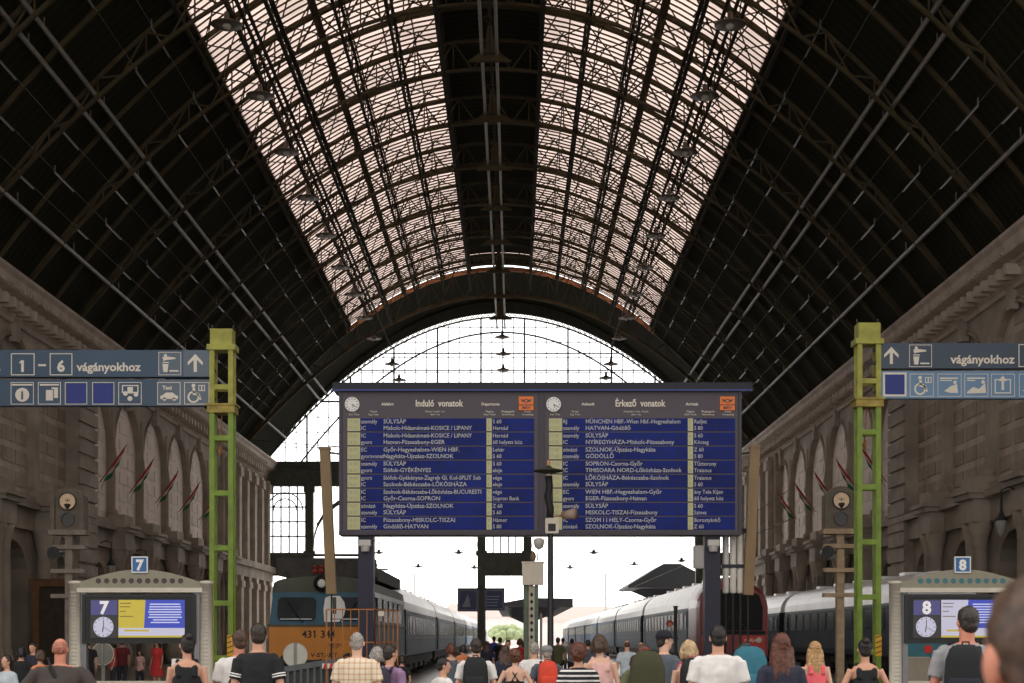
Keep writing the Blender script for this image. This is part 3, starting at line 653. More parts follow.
# ---- side walls
def side_wall(sg, name):
    XW = XC + sg*HW
    def px(d): return XW - sg*d          # d metres into the hall from the wall face
    def bx(mb, d0, d1, y0, y1, z0, z1): a, b = sorted((px(d0), px(d1))); return mb.box(a,b,y0,y1,z0,z1)
    w = MB(); bx(w,-1.8,-.95,Y0,YG+1,0,17.2); wall = tag(w.build(name, STONED), kind='structure')
    # cornice: profile extruded along the hall
    P = [(-.9,15.45),(.15,15.45),(.2,15.62),(.3,15.7),(.3,15.95),(.42,16.05),(.42,16.15)]
    P2 = [(-.9,16.15),(.55,16.15),(.55,16.3),(.95,16.42),(1.0,16.62),(1.05,16.85),(1.2,17.0),(1.2,17.15),(-.9,17.15)]
    c = MB(); c.add([(px(d),y,z) for y in (Y0,YG-.2) for d,z in P+[(-.9,16.15)]], [tuple(range(8)), tuple(range(15,7,-1))]+[(i,(i+1)%8,(i+1)%8+8,i+8) for i in range(8)])
    c.add([(px(d),y,z) for y in (Y0,YG-.2) for d,z in P2], [tuple(range(9)), tuple(range(17,8,-1))]+[(i,(i+1)%9,(i+1)%9+9,i+9) for i in range(9)])
    c.build('cornice', STONEP, wall)
    d = MB(); y = 58.0
    while y < 128: bx(d,.28,.88,y,y+.34,15.72,16.14); y += .95
    d.build('cornice_bracket_trim', STONEP, wall)
    d = MB(); y = 58.0
    while y < 128: bx(d,.95,1.08,y,y+.16,16.45,16.62); y += .36
    d.build('dentil_trim', STONEP, wall)
    # frieze wall above arches
    piers = [43.6,50.0,56.4,62.9,69.4,75.6,76.8,82.6,88.95,95.35,101.7,108.1,114.0]
    edges = piers
    def arch_bay(ya, yb, deep=.28):
        b = MB(); yc = (ya+yb)/2; hw = (yb-ya)/2-.27; zs = 11.8; ap = hw*1.06; n = 12
        pts = [(yc-hw,7.9),(yc-hw,zs)] + [(yc-hw*cos(pi*i/n), zs+ap*sin(pi*i/n)) for i in range(1,n)] + [(yc+hw,zs),(yc+hw,7.9)]
        outer = [(ya,7.9),(ya,zs)] + [(ya+(yb-ya)*(i/n), 15.5) for i in range(1,n)] + [(yb,zs),(yb,7.9)]
        k = len(pts); X0, X1 = px(0), px(-deep)
        vs = [(X0,y,z) for y,z in outer]+[(X0,y,z) for y,z in pts]+[(X1,y,z) for y,z in pts]
        fs = [(i,i+1,k+i+1,k+i) for i in range(k-1)] + [(k+i,k+i+1,2*k+i+1,2*k+i) for i in range(k-1)]
        vs += [(X0,ya,15.5),(X0,yb,15.5)]; fs += [(1,2,3*k),(k-2,3*k+1,k-3)]
        b.add(vs, fs); o = b.build('arch_bay', STONE, wall)
        r = MB()                                         # arch moulding
        def ring(q, rad): 
            p2 = [(px(.02),yc-q,7.95),(px(.02),yc-q,zs)]+[(px(.02),yc-q*cos(pi*i/n),zs+(q*1.06)*sin(pi*i/n)) for i in range(1,n)]+[(px(.02),yc+q,zs),(px(.02),yc+q,7.95)]
            r.tube(p2, rad, 6)
        ring(hw+.05,.06); ring(hw+.20,.045); kz = zs+(hw+.1)*1.1; kx0, kx1 = sorted((px(-.1),px(.25))); r.prism([(yc-.22,kz-.5),(yc+.22,kz-.5),(yc+.42,kz+.75),(yc-.42,kz+.75)], kx0, kx1, 'x'); r.build('arch_moulding', STONE, o)
        pnl = MB(); D = px(-deep+.03)
        a_, b_ = sorted((px(-deep), px(-deep+.05)))
        for j in range(7):
            z = 8.5+j*.95
            for q in (-1,0,1):
                y = yc+q*hw*.62; hh = hw*.25
                if z < 12.6 or q == 0: pnl.box(a_,b_,y-hh,y+hh,z,z+.62)
        pnl.build('recess_coffer_trim', PLASTER_LIT if ya > 75 else STONE, o)
        bk = MB(); a2, b2 = sorted((px(-deep-.04), px(-deep))); bk.box(a2,b2,ya,yb,7.9,15.6); bk.build('recess_back', PLASTER_LIT if ya > 75 else STONEP, o)  # only the far bays carry the painted daylight, near bays stay stone
        sl = MB(); bx(sl,-deep,.28,ya+.6,yb-.6,7.75,8.05); sl.build('sill', STONE, o)
    for ya, yb in zip(edges[:-1], edges[1:]):
        if abs(ya-75.6) < .1: continue
        arch_bay(ya, yb)
    # rusticated projecting pier
    b = MB(); z = 0
    bx(b,-1,.4,74.7,77.7,0,15.5)
    while z < 15.2: bx(b,.4,.52,74.6,77.8,z,z+.62); z += .78
    b.build('rusticated_pier', STONE, wall)
    # upper pilasters flaring into the arches
    for y in piers:
        if 75 < y < 77: continue
        b = MB(); X = px(.0)
        b.rings([(X,y,8.3,.3,.36),(X,y,8.6,.3,.36),(X,y,8.75,.15,.16),(X,y,11.4,.14,.15),(X,y,11.55,.24,.28),(X,y,11.8,.20,.24),(X,y,12.4,.13,.22),(X,y,13.6,.10,.26),(X,y,14.4,.08,.26)], 16)
        b.build('wall_shaft', STONE, wall, True)
    # entablature with breaks over every pier + lower columns and openings
    e = MB(); bx(e,-.95,.25,Y0,114,6.5,7.6); bx(e,-.95,.55,Y0,114,7.45,7.75); e.build('entablature', STONE, wall)
    for y in piers:
        if 75 < y < 77: continue
        b = MB(); bx(b,0,.95,y-.95,y+.95,6.45,7.4); bx(b,0,1.15,y-1.1,y+1.1,7.4,7.62); bx(b,0,1.3,y-1.25,y+1.25,7.62,7.8); bx(b,0,.9,y-.9,y+.9,7.8,8.35)
        b.build('entablature_break', STONE, wall)
        for dy in (-.5,.5):
            c = MB(); X = px(.5)
            c.lathe([(.46,0),(.46,.9),(.40,.95),(.42,1.1),(.34,1.2),(.33,3.2),(.29,5.4),(.33,5.45),(.30,5.55),(.34,5.8),(.46,6.2),(.48,6.45)], (X,y+dy,0), 16); c.build('column', STONE, wall, True)
    for ya, yb in zip(piers[:-1], piers[1:]):
        if abs(ya-75.6) < .1: continue
        b = MB(); yc = (ya+yb)/2; hw = (yb-ya)/2-1.25; n = 10
        pts = [(yc-hw,0),(yc-hw,4.2)]+[(yc-hw*cos(pi*i/n),4.2+hw*.9*sin(pi*i/n)) for i in range(1,n)]+[(yc+hw,4.2),(yc+hw,0)]
        outer = [(ya,0),(ya,4.2)]+[(ya+(yb-ya)*i/n,6.6) for i in range(1,n)]+[(yb,4.2),(yb,0)]; k = len(pts)
        X0, X1 = px(0), px(-.9)
        b.add([(X0,y,z) for y,z in outer]+[(X0,y,z) for y,z in pts]+[(X1,y,z) for y,z in pts]+[(X0,ya,6.6),(X0,yb,6.6)], [(i,i+1,k+i+1,k+i) for i in range(k-1)]+[(k+i,k+i+1,2*k+i+1,2*k+i) for i in range(k-1)]+[(1,2,3*k),(k-2,3*k+1,k-3)])
        o = b.build('ground_arch', STONE, wall)
        dr = MB(); a2, b2 = sorted((px(-.93), px(-.80))); dr.box(a2,b2,yc-hw,yc+hw,0,4.1); 
        for q in (-.5,0,.5): dr.box(min(px(-.78),px(-.8)),max(px(-.78),px(-.8)),yc+q*hw*1.2-.35,yc+q*hw*1.2+.35,.4,3.8)
        dr.build('timber_door', mat('dark_timber', (.05,.033,.022), .6, var=.3, scale=3), o)
    # end pavilion
    b = MB(); bx(b,-1,.3,112.6,YG,0,15.5); 
    bx(b,.3,.8,112.6,YG-.4,6.5,7.3); bx(b,.3,1.1,112.6,YG-.4,7.3,7.8)
    b.build('end_pavilion', STONE, wall)
    for y in (114,117.5,121,124.5,128,131.3):
        b = MB(); bx(b,.3,.85,y-.55,y+.55,0,6.5); bx(b,.3,.95,y-.7,y+.7,5.6,6.1); bx(b,.3,.7,y-.5,y+.5,7.8,15.3); bx(b,.3,.85,y-.65,y+.65,14.3,15.0); b.build('pavilion_pilaster', STONEP, wall)
    # flags on slanting poles, lanterns
    side = 'left' if sg < 0 else 'right'
    for k, y in enumerate([79.7,85.8,92.1,98.5,104.9]):
        r = thing('flag', '%s tricolour flag on slanting pole along the %s arcade wall' % (ORD[k] if k else 'nearest', side), 'flag', (px(.1), y, 9.9), 0, 'flags on the %s wall' % side)
        MB().bar((0,0,0),(-sg*1.45,-.2,1.95),.05,.05,6).build('flag_pole', mat('pole_red', (.35,.05,.04), .5, var=.1), r)
        for q, (cn, cc) in enumerate((('red_band',(.50,.03,.03)),('white_band',(.6,.56,.5)),('green_band',(.02,.17,.09)))):
            f_ = MB(); vs = []
            for t_ in (q/3, (q+1)/3):
                for j in range(7):
                    s_ = .98-.70*j/6; vs.append((-sg*(1.45*s_-t_*.42-.05*sin(j*1.9)), -.2*s_-.02+.10*sin(j*1.8+t_*2.5), 1.95*s_-t_*(1.05+.12*sin(j))))
            f_.add(vs+[(x,y_+.02,z) for x,y_,z in vs], [(j,j+1,7+j+1,7+j) for j in range(6)]+[(14+j,21+j,21+j+1,14+j+1) for j in range(6)])
            f_.build(cn, mat('flag_'+cn, cc, .9, var=.1), r)
    for k, (y, lz, ld) in enumerate([(56.8,5.75,1.45)] if sg > 0 else [(76.9,5.0,1.45),(84.2,5.0,1.45)]):
        r = thing('wall_lantern', '%s iron wall lantern hanging under the %s wall ledge' % (ORD[k], side) if sg < 0 else 'single iron wall lantern hanging under the right wall ledge', 'lantern', (px(ld), y, lz), 0, 'lanterns on the %s wall' % side if sg < 0 else None)
        MB().lathe([(.02,-.25),(.10,-.2),(.18,.1),(.20,.30),(.20,.34),(.05,.36)], n=12).build('lantern_glass', mat('lantern_globe', (.34,.33,.29), .25, var=.05), r, True)
        MB().lathe([(.22,.34),(.24,.40),(.13,.52),(.06,.70),(.04,1.15),(.02,1.2)], n=12).build('lantern_cap', IRON, r, True)
        MB().tube([(0,0,1.15),(0,0,1.5),(sg*.3,0,1.6),(sg*.55,0,1.5)], .03, 8).build('bracket', IRON, r)
side_wall(-1, 'wall_left'); side_wall(1, 'wall_right')
r = thing('timber_doorcase', 'brown timber door frame standing in the near left wall arch', 'door frame', (XC-HW+1.75, 66.3, 0))
TIMB = mat('brown_timber', (.16,.075,.03), .6, var=.3, scale=3)
b = MB(); b.box(-.9,-.6,-.15,.15,0,3.9); b.box(.6,.9,-.15,.15,0,3.9); b.build('jamb', TIMB, r)
b = MB(); b.box(-1.05,1.05,-.2,.2,3.9,4.25); b.build('lintel', TIMB, r); b = MB(); b.box(-.6,.6,.0,.06,0,3.9); b.build('door_leaf', mat('dark_timber', (.05,.033,.022)), r)

# ---- outdoors beyond the gable
OUT = mat('far_wall_glare', (.90,.86,.85), .9, var=.03, scale=.05); OUT2 = mat('far_wall_glare_warm', (.90,.83,.81), .9, var=.03, scale=.05)  # near-white walls paint in the overexposed haze of the distance
rr = random.Random(3)
for k, (x, y, w, h) in enumerate([(-30,300,26,5.5),(-6,330,20,6),(14,310,16,5),(36,290,20,10),(62,300,20,7),(-58,310,20,9)]):
    r = thing('distant_building', ['pale block far beyond the tracks on the left','low pale house behind the centre pier','pale narrow house between the canopies','tall pale block behind the right canopy','pale outermost block right of the canopy','pale outermost block left of the coaches'][k], 'building', (x,y,0), 0, 'far buildings beyond the tracks')
    b = MB(); b.box(-w/2,w/2,0,12,0,h); b.build('facade', OUT if k % 2 else OUT2, r)
    b = MB(); b.prism([(-w/2-.5,h),(w/2+.5,h),(w/2-2,h+3),(-w/2+2,h+3)], -.5, 12.5); b.build('roof', mat('far_roof_glare', (.82,.70,.66), .9, var=.05), r)  # roof contrast washed out in the colour as well
    for i in range(int(w//4)):
        for j in range(int(h//3.2)): wm = MB(); wm.box(-w/2+1.2+i*4, -w/2+2.4+i*4, -.05, 0, 1+j*3.2, 2.8+j*3.2); wm.build('window', mat('far_window_glare', (.74,.73,.75), .4, var=0), r)  # panes pale too, the outdoor glare painted in
def canopy(label, x0, x1, y0, y1, z, tilt, posts):
    r = thing('platform_canopy', label, 'canopy', ((x0+x1)/2, y0, 0)); w = (x1-x0)/2; m = mat('canopy_dark', (.035,.036,.04), .6, var=.2)
    b = MB(); b.prism([(-w,z),(w,z-.1),(w,z+.75),(w*.25,z+tilt+.3),(-w*.15,z+tilt+.3),(-w,z+.2)], 0, y1-y0); b.build('canopy_roof', m, r)
    for k in range(posts):
        y = 3+k*(y1-y0-5)/max(1,posts-1); q = MB(); q.box(-.16,.16,y-.16,y+.16,0,z+tilt); q.prism([(-.16,z-1.2),(.16,z-1.2),(w*.8,z+.1),(-w*.8,z+.1)], y-.12, y+.12); q.build('canopy_post', m, r)
Yc = 145.
canopy('dark slanting platform canopy beyond the gable above the right coaches', ax(628,Yc), ax(712,Yc), Yc, Yc+13, az(587.5,Yc), 2.0, 3)
canopy('dark low platform canopy beyond the gable behind the centre pier', ax(496,150), ax(573,150), 150, 230, az(606,150), .5, 6)
r = thing('bush', 'pale green bush beyond the platform end by the centre pier', 'bush', (ax(503,150)-.2,240,0)); q = MB()
for i in range(60):
    a = rr.uniform(0,6.28); e = rr.uniform(-.2,1.3); q.ell((2.6*cos(a)*cos(e), 2.2*sin(a)*cos(e), 1.6+1.6*sin(e)), (rr.uniform(.4,.8),)*3, 7, 5)
q.build('foliage', mat('leaf_pale', (.42,.50,.28), .8, var=.3, scale=2), r, True); q = MB(); q.tube([(0,0,0),(.1,0,1.2),(0,.1,2)], [.12,.1,.06], 8); q.build('stem', TIMB, r)
for k, x in enumerate((ax(412,180), ax(608,180), ax(660,190))):
    r = thing('catenary_mast', ['slim mast carrying wires above the left coaches','slim mast carrying wires above the right coaches','slim mast carrying wires behind the right canopy'][k], 'mast', (x,185,0)); m = mat('mast_pale', (.62,.60,.58), .7, var=.05)
    b = MB(); b.bar((0,0,0),(0,0,9.5),.22); b.build('pole', m, r); b = MB(); b.bar((0,0,8.6),(2.2,0,8.2),.08); b.bar((0,0,7.6),(2.2,0,8.1),.06); b.build('cantilever', m, r)
for k,(x,lb) in enumerate(((-5.6,'overhead contact wire above the left train'),(9.2,'overhead contact wire above the red train'))):
    b = MB(); b.tube([(x,50,5.6),(x,90,5.55),(x,133,5.5),(x,185,5.6)], .018, 5); b.tube([(x,50,6.6),(x,72,6.1),(x,95,6.6),(x,115,6.1),(x,135,6.6),(x,160,6.1),(x,185,6.6)], .014, 5)
    tag(b.build('contact_wire', IRON), lb, 'wire')

# ================================================================== TRAINS
COACHM = mat('coach_mid_blue', (.085,.14,.215), .5, 0, spec=.15, var=.12, scale=1.5); COACHN = mat('coach_mid_grey', (.13,.175,.23), .5, 0, spec=.15, var=.12, scale=2); COACHD = mat('coach_dark_blue', (.05,.072,.10), .5, 0, spec=.15, var=.12, scale=1.5); COACHB = mat('coach_blue', (.22,.29,.375), .5, 0, spec=.15, var=.12, scale=1.5); COACHG = mat('coach_grey', (.40,.45,.50), .5, 0, spec=.15, var=.12, scale=2)
ROOFS = mat('silver_roof', (.88,.89,.90), .32, 0, var=.08, scale=.8); WGL = mat('train_glass', (.020,.024,.026), .25, 0, spec=.12, var=.3, scale=2); RUB = mat('rubber', (.014,.014,.015), .7, var=0)
UNDER = mat('underframe', (.035,.034,.034), .7, var=.3, scale=3)
def hull(mb, P, y0, y1, n=None):       # closed cross-section polygon extruded along y
    return mb.prism(P, y0, y1)
def make_coach(zr, zt, seed=0, L=23.6, dark=False):
    """zr = height of the roof edge, zt = top of the roof; origin at the near end, on the rails"""
    r = empty('passenger_coach'); hw = 1.44; CB, CG = {0:(COACHB,COACHG),1:(COACHD,COACHD),2:(COACHM,COACHN)}[int(dark)]
    side = [(-hw+.03,.95),(-hw,1.2),(-hw,zr-.25),(-hw+.04,zr)]
    P = side + [(-x,z) for x,z in reversed(side)]
    b = MB(); b.prism(P, .35, L-.35); b.build('coach_body', CB, r)
    b = MB(); n = 14; Q = [(-(hw-.03)*cos(pi*i/n), zr+(zt-zr)*sin(pi*i/n)**.85) for i in range(n+1)]
    b.prism(Q, .3, L-.3); 
    for y in (4,8,12,16,20): b.box(-.35,.35,y-.4,y+.4,zt-.06,zt+.09)
    b.build('roof', ROOFS, r)
    b = MB()
    for sg in (-1,1):
        a, c = sorted((sg*(hw+.012), sg*(hw-.05))); b.box(a,c,.5,L-.5,zr-1.02,zr-.1)
    b.build('window_band', CG, r)
    nwin = 11
    for sg in (-1,1):
        a, c = sorted((sg*(hw+.03), sg*(hw-.04)))
        for i in range(nwin):
            y = 2.35+i*1.76; b = MB(); b.box(a,c,y,y+1.22,zr-.95,zr-.20); b.build('window', WGL, r)
        for y in (.75, L-1.6):
            a2, c2 = sorted((sg*(hw+.035), sg*(hw-.04))); b = MB(); b.box(a2,c2,y,y+.85,1.0,zr-.12); o = b.build('door', CB, r)
            a3, c3 = sorted((sg*(hw+.05), sg*(hw+.03))); b = MB(); b.box(a3,c3,y+.2,y+.65,zr-.95,zr-.3); b.build('door_pane', WGL, o)
        b = MB(); a4, c4 = sorted((sg*(hw+.02), sg*(hw-.03))); b.box(a4,c4,.4,L-.4,1.62,1.68); b.build('waist_stripe', CG, r)
    b = MB(); b.box(-1.25,1.25,1,L-1,.55,.97)
    for y in (6,9.5,13,16.5): b.box(-1.2,1.2,y,y+1.9,.3,.6)
    b.build('underframe', UNDER, r)
    for y in (3.2, L-3.2):
        b = MB(); b.box(-1.15,1.15,y-1.7,y+1.7,.42,.72)
        for sg in (-1,1):
            for dy in (-1.25,1.25):
                for i in range(1): b.add(*wheel_geo(sg*.75, y+dy, .46))
        b.build('bogie', UNDER, r)
    b = MB()
    for yy in (-.02, L-.36): b.box(-.75,.75,yy,yy+.38,1.0,3.0)
    b.build('gangway', RUB, r)
    b = MB()
    for yy in (.32, L-.34): b.box(-hw-.01,hw+.01,yy,yy+.06,1.0,zr+.02)
    b.build('end_rim', RUB, r)
    return r
def wheel_geo(x, y, R, n=18):
    vs = []; 
    for s_ in (-.07,.07):
        for i in range(n): vs.append((x+s_, y+R*cos(2*pi*i/n), R+.014+R*sin(2*pi*i/n)))
    return vs, [tuple(range(n-1,-1,-1)), tuple(range(n,2*n))]+[(i,(i+1)%n,(i+1)%n+n,i+n) for i in range(n)]
XL = -5.6
cL = make_coach(2.72, 3.9)
cL.location = (XL, 57.2, 0); tag(cL, 'blue and silver coach coupled directly behind the orange locomotive', 'coach', 'coaches of the left train')
for k in range(1,7):
    o = copy_tree(cL); o.location.y = 57.2+k*24.0; o['label'] = '%s blue and silver coach behind the orange locomotive' % ORD[k]
XR = 9.08
cR = make_coach(2.95, 4.2, dark=2); cR.location = (XR, 65.3, 0); tag(cR, 'silver roofed coach immediately behind the red train front', 'coach', 'coaches of the middle train')
for k in range(1,7):
    o = copy_tree(cR); o.location.y = 65.3+k*24.2; o['label'] = '%s silver roofed coach behind the red train front' % ORD[k]
XF = 15.35
cF = make_coach(2.95, 4.08, dark=True); cF.location = (XF, 54.0, 0); tag(cF, 'dark coach with silver roof seen between red train and screen eight', 'coach', 'coaches of the far right train')
o = copy_tree(cF); o.location.y = 78.2; o['label'] = 'second silver roofed coach of the far right train, just beside the red nose'

# ---- orange and blue locomotive
ORA = mat('loco_orange', (.60,.225,.03), .5, var=.1, scale=2); LBL = mat('loco_blue', (.022,.095,.15), .45, var=.15, scale=2); LGR = mat('loco_grey_green', (.085,.09,.065), .6, var=.2, scale=2); LSIL = mat('loco_side_silver', (.33,.35,.36), .35, .5, var=.2, scale=3)
Lc = thing('locomotive', 'orange and blue electric locomotive numbered 431 344 at the head of the left train', 'locomotive', (XL, 43.5, 0))
Ll = 12.9
b = MB(); b.prism([(-1.49,1.0),(-1.49,2.02),(1.49,2.02),(1.49,1.0)], .14, Ll); b.build('side_panel', LBL, Lc)
b = MB(); b.prism([(-1.5,1.02),(-1.5,2.02),(1.5,2.02),(1.5,1.02)], 0, .14); b.build('orange_apron', ORA, Lc)
b = MB(); sd = .45
vs = [(-1.5,.02,2.02),(1.5,.02,2.02),(1.44,.30,2.98),(-1.44,.30,2.98),(-1.5,Ll,2.02),(1.5,Ll,2.02),(1.44,Ll,2.98),(-1.44,Ll,2.98)]
b.add(vs, [(0,1,2,3),(5,4,7,6),(1,5,6,2),(4,0,3,7),(3,2,6,7),(4,5,1,0)]); b.build('cab', LBL, Lc)
b = MB(); b.box(-1.53,1.53,-.03,Ll,1.98,2.05); b.build('waist_strip', LGR, Lc)
def front(z): return .02+.28*(z-2.02)/.96
for sg in (-1,1):
    b = MB(); x0, x1 = sorted((sg*.16, sg*1.28)); zz = [2.14,2.84]; c = .09
    ring = [(x0+c,zz[0]),(x1-c,zz[0]),(x1,zz[0]+c),(x1,zz[1]-c),(x1-c,zz[1]),(x0+c,zz[1]),(x0,zz[1]-c),(x0,zz[0]+c)]
    m8 = len(ring); vs = [(x,front(z)-.02,z) for x,z in ring]+[(x,front(z)+.05,z) for x,z in ring]
    b.add(vs, [tuple(range(m8-1,-1,-1)), tuple(range(m8,2*m8))]+[(i,(i+1)%m8,(i+1)%m8+m8,i+m8) for i in range(m8)])
    o = b.build('windscreen', WGL, Lc)
    b = MB(); b.bar((x0+.1,front(2.2)-.04,2.2),(x1-.1,front(2.2)-.04,2.2),.05,.04); b.build('sill_bar', LSIL, o)
    b = MB(); b.bar((sg*.55,front(2.15)-.06,2.12),(sg*.95,front(2.7)-.06,2.62),.035); b.bar((sg*.72,front(2.4)-.07,2.33),(sg*1.02,front(2.7)-.07,2.72),.05,.03); b.build('wiper', BLACK, o)
# pale sun blind patch on the right hand windscreen
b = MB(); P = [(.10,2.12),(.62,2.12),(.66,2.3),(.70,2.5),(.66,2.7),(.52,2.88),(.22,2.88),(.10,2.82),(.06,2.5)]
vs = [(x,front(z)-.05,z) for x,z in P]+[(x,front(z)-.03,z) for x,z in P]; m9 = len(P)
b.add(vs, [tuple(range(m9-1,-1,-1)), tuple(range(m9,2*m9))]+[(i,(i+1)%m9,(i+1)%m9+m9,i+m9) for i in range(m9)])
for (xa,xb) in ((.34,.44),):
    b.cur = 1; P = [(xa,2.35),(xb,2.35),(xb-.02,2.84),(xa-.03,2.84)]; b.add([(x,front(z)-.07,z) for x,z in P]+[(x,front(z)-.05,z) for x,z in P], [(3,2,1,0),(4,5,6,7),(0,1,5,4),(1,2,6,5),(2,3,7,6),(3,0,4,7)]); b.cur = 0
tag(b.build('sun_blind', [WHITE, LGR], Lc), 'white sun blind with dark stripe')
b = MB(); n = 14; P = [(-1.46,2.98)]+[(-1.46*cos(pi*i/n), 3.0+.46*sin(pi*i/n)**.4) for i in range(n+1)]+[(1.46,2.98)]
b.prism(P, .32, Ll); b.build('cab_roof', LGR, Lc)
b = MB(); b.box(-1.2,1.2,.8,Ll-.6,3.45,3.62)
for i in range(5): b.box(-1.05+.45*i,-.85+.45*i,1.4,Ll-2,3.6,3.78)
for x in (-1.0,-.35,.35,1.0):
    for y in (1.2,3.4,6,9,11): b.lathe([(.10,3.6),(.13,3.7),(.08,3.75),(.13,3.82),(.08,3.88),(.11,3.95),(.05,4.0)], (x,y,0), 8)
b.box(-1.42,1.42,.9,2.2,3.5,4.02); b.box(-1.40,1.40,2.6,Ll-1,3.42,3.80)
for y in (2.4,9.0):
    b.bar((-.9,y,3.85),(.9,y,3.85),.08); b.bar((-.9,y,3.85),(-.75,y+2.2,4.12),.06); b.bar((.9,y,3.85),(.75,y+2.2,4.12),.06); b.bar((-1.0,y+2.2,4.14),(1.0,y+2.2,4.14),.06); b.bar((-.8,y+.3,4.2),(.8,y+.3,4.2),.08)
b.build('roof_gear', mat('roof_gear_dark', (.05,.045,.04), .7, var=.3), Lc)
b = MB()
for x in (-.28,-.1,.25): b.lathe([(.06,3.55),(.09,3.62),(.05,3.7),(.08,3.76),(.03,3.8)], (x,.75,0), 8)
b.build('insulator', mat('insulator_red', (.30,.04,.035), .4, var=.1), Lc)
b = MB(); b.tube([(0,.16,3.24),(0,.5,3.24)], .24, 18, ref=(0,0,1)); o = b.build('headlight', BLACK, Lc, True)
b = MB(); b.tube([(0,.13,3.24),(0,.17,3.24)], [.11,.13], 18, ref=(0,0,1)); b.build('headlight_lens', mat('lens_pale', (.75,.74,.68), .1, var=0), o, True)
for sg in (-1,1):
    b = MB(); b.tube([(sg*.95,-.06,1.22),(sg*.95,.1,1.22)], .12, 14, ref=(0,0,1)); b.build('tail_lamp', mat('lamp_dull', (.45,.32,.2), .3, var=0), Lc, True)
    b = MB(); b.tube([(sg*.88,-.5,.98),(sg*.88,0,.98)], .09, 12, ref=(0,0,1)); b.tube([(sg*.88,-.58,.98),(sg*.88,-.5,.98)], .24, 18, ref=(0,0,1)); b.build('buffer', UNDER, Lc, True)
    b = MB(); a, c = sorted((sg*1.505, sg*1.46))
    for k in range(5): b.box(a,c,1.6+k*2.0,3.0+k*2.0,2.15,2.85)
    b.build('side_grille', WGL, Lc)
    b = MB(); b.box(a,c,.5,Ll-.2,2.86,3.0); b.build('side_gutter', LSIL, Lc)
b = MB(); put_text(b, '431 344', -.55, 1.66, -.006, .30, 'LEFT', width=.98, bold=.006); b.build('number_lettering', BLACK, Lc)
b = MB(); put_text(b, 'V-START', -.30, 1.10, -.006, .17, 'LEFT', width=.78, bold=.004); b.build('apron_lettering', IRON, Lc)
b = MB(); b.ringband(.42,1.45,-.004,.06,.11,.01); b.box(.22,.62,-.012,-.002,1.43,1.47); b.build('wing_emblem', mat('emblem_dark', (.30,.12,.03), .5, var=0), Lc)
b = MB(); b.box(-1.35,1.35,-.05,.2,.62,1.02); b.box(-1.2,1.2,.2,Ll,.45,1.0)
for y in (2.6,9.8):
    for dy in (-1.3,1.3):
        for sg in (-1,1): b.add(*wheel_geo(sg*.75, y+dy, .52))
b.build('underframe', UNDER, Lc)
b = MB(); b.tube([(0,-.06,1.0),(0,-.35,.9),(0,-.38,.65),(0,-.2,.6)], .05, 8); b.build('coupling', UNDER, Lc)

# ---- red train front
REDP = mat('train_red', (.24,.016,.015), .3, var=.12, scale=1.5); REDD = mat('train_dark_red', (.16,.025,.025), .4, var=.15, scale=1.5)
Rc = thing('train_cab', 'red train front with large dark windscreen at the head of middle train', 'train', (XR, 62.0, 0))
n = 14; hw = 1.5
def sect(k, zt): return [(-hw*k,.9),(-hw*k,2.9)]+[(-hw*k*cos(pi*i/n), 2.9+(zt-2.9)*sin(pi*i/n)**.85) for i in range(1,n)]+[(hw*k,2.9),(hw*k,.9)]
b = MB(); secs = [(sect(.94,3.75),0),(sect(.985,4.05),.5),(sect(1,4.2),1.2),(sect(1,4.2),3.2)]; kk = len(secs[0][0])
for (P, y) in secs: b.v += [(x,y,z) for x,z in P]
for q in range(3):
    for i in range(kk): b.f.append((q*kk+i,q*kk+(i+1)%kk,(q+1)*kk+(i+1)%kk,(q+1)*kk+i))
b.f += [tuple(range(kk-1,-1,-1)), tuple(range(3*kk,4*kk))]; b.m = [0]*len(b.f); b.build('cab_shell', REDP, Rc)
b = MB(); b.prism([(-1.18,1.95),(1.18,1.95),(1.20,2.9),(1.05,3.42),(.5,3.64),(-.5,3.64),(-1.05,3.42),(-1.20,2.9)], -.03, .06); o = b.build('windscreen', mat('dark_windscreen', (.014,.014,.014), .35, var=.2, scale=2, spec=.1), Rc)
b = MB(); b.bar((-.5,-.06,1.98),(-.1,-.06,2.6),.03); b.bar((.5,-.06,1.98),(.1,-.06,2.6),.03); b.build('wiper', BLACK, o)
b = MB(); b.box(-1.30,1.30,-.02,.03,1.78,1.93); b.box(-1.36,1.36,-.05,.02,1.84,1.87); b.build('dark_band', RUB, Rc)
b = MB(); b.box(.35,1.30,-.025,.03,1.0,1.72); b.box(-1.3,-.9,-.025,.03,1.0,1.72); b.build('bright_panel', mat('signal_red', (.62,.035,.02), .35, var=.06), Rc)
b = MB(); put_text(b, 'railjet', .42, 1.50, -.03, .17, 'LEFT', width=.62, bold=.004); b.build('lettering', OFFW, Rc)
for sg in (-1,1):
    b = MB(); b.tube([(sg*1.05,-.05,1.55),(sg*1.05,.06,1.55)], .12, 14, ref=(0,0,1)); b.build('headlight', mat('lens_pale', (.75,.74,.68), .1, var=0), Rc, True)
    b = MB(); b.tube([(sg*.88,-.5,.85),(sg*.88,0,.85)], .09, 12, ref=(0,0,1)); b.tube([(sg*.88,-.56,.85),(sg*.88,-.5,.85)], .23, 16, ref=(0,0,1)); b.build('buffer', UNDER, Rc, True)
b = MB(); b.box(-1.3,1.3,0,3.2,.35,.95)
for sg in (-1,1): b.add(*wheel_geo(sg*.75, 1.6, .46))
b.build('underframe', UNDER, Rc)
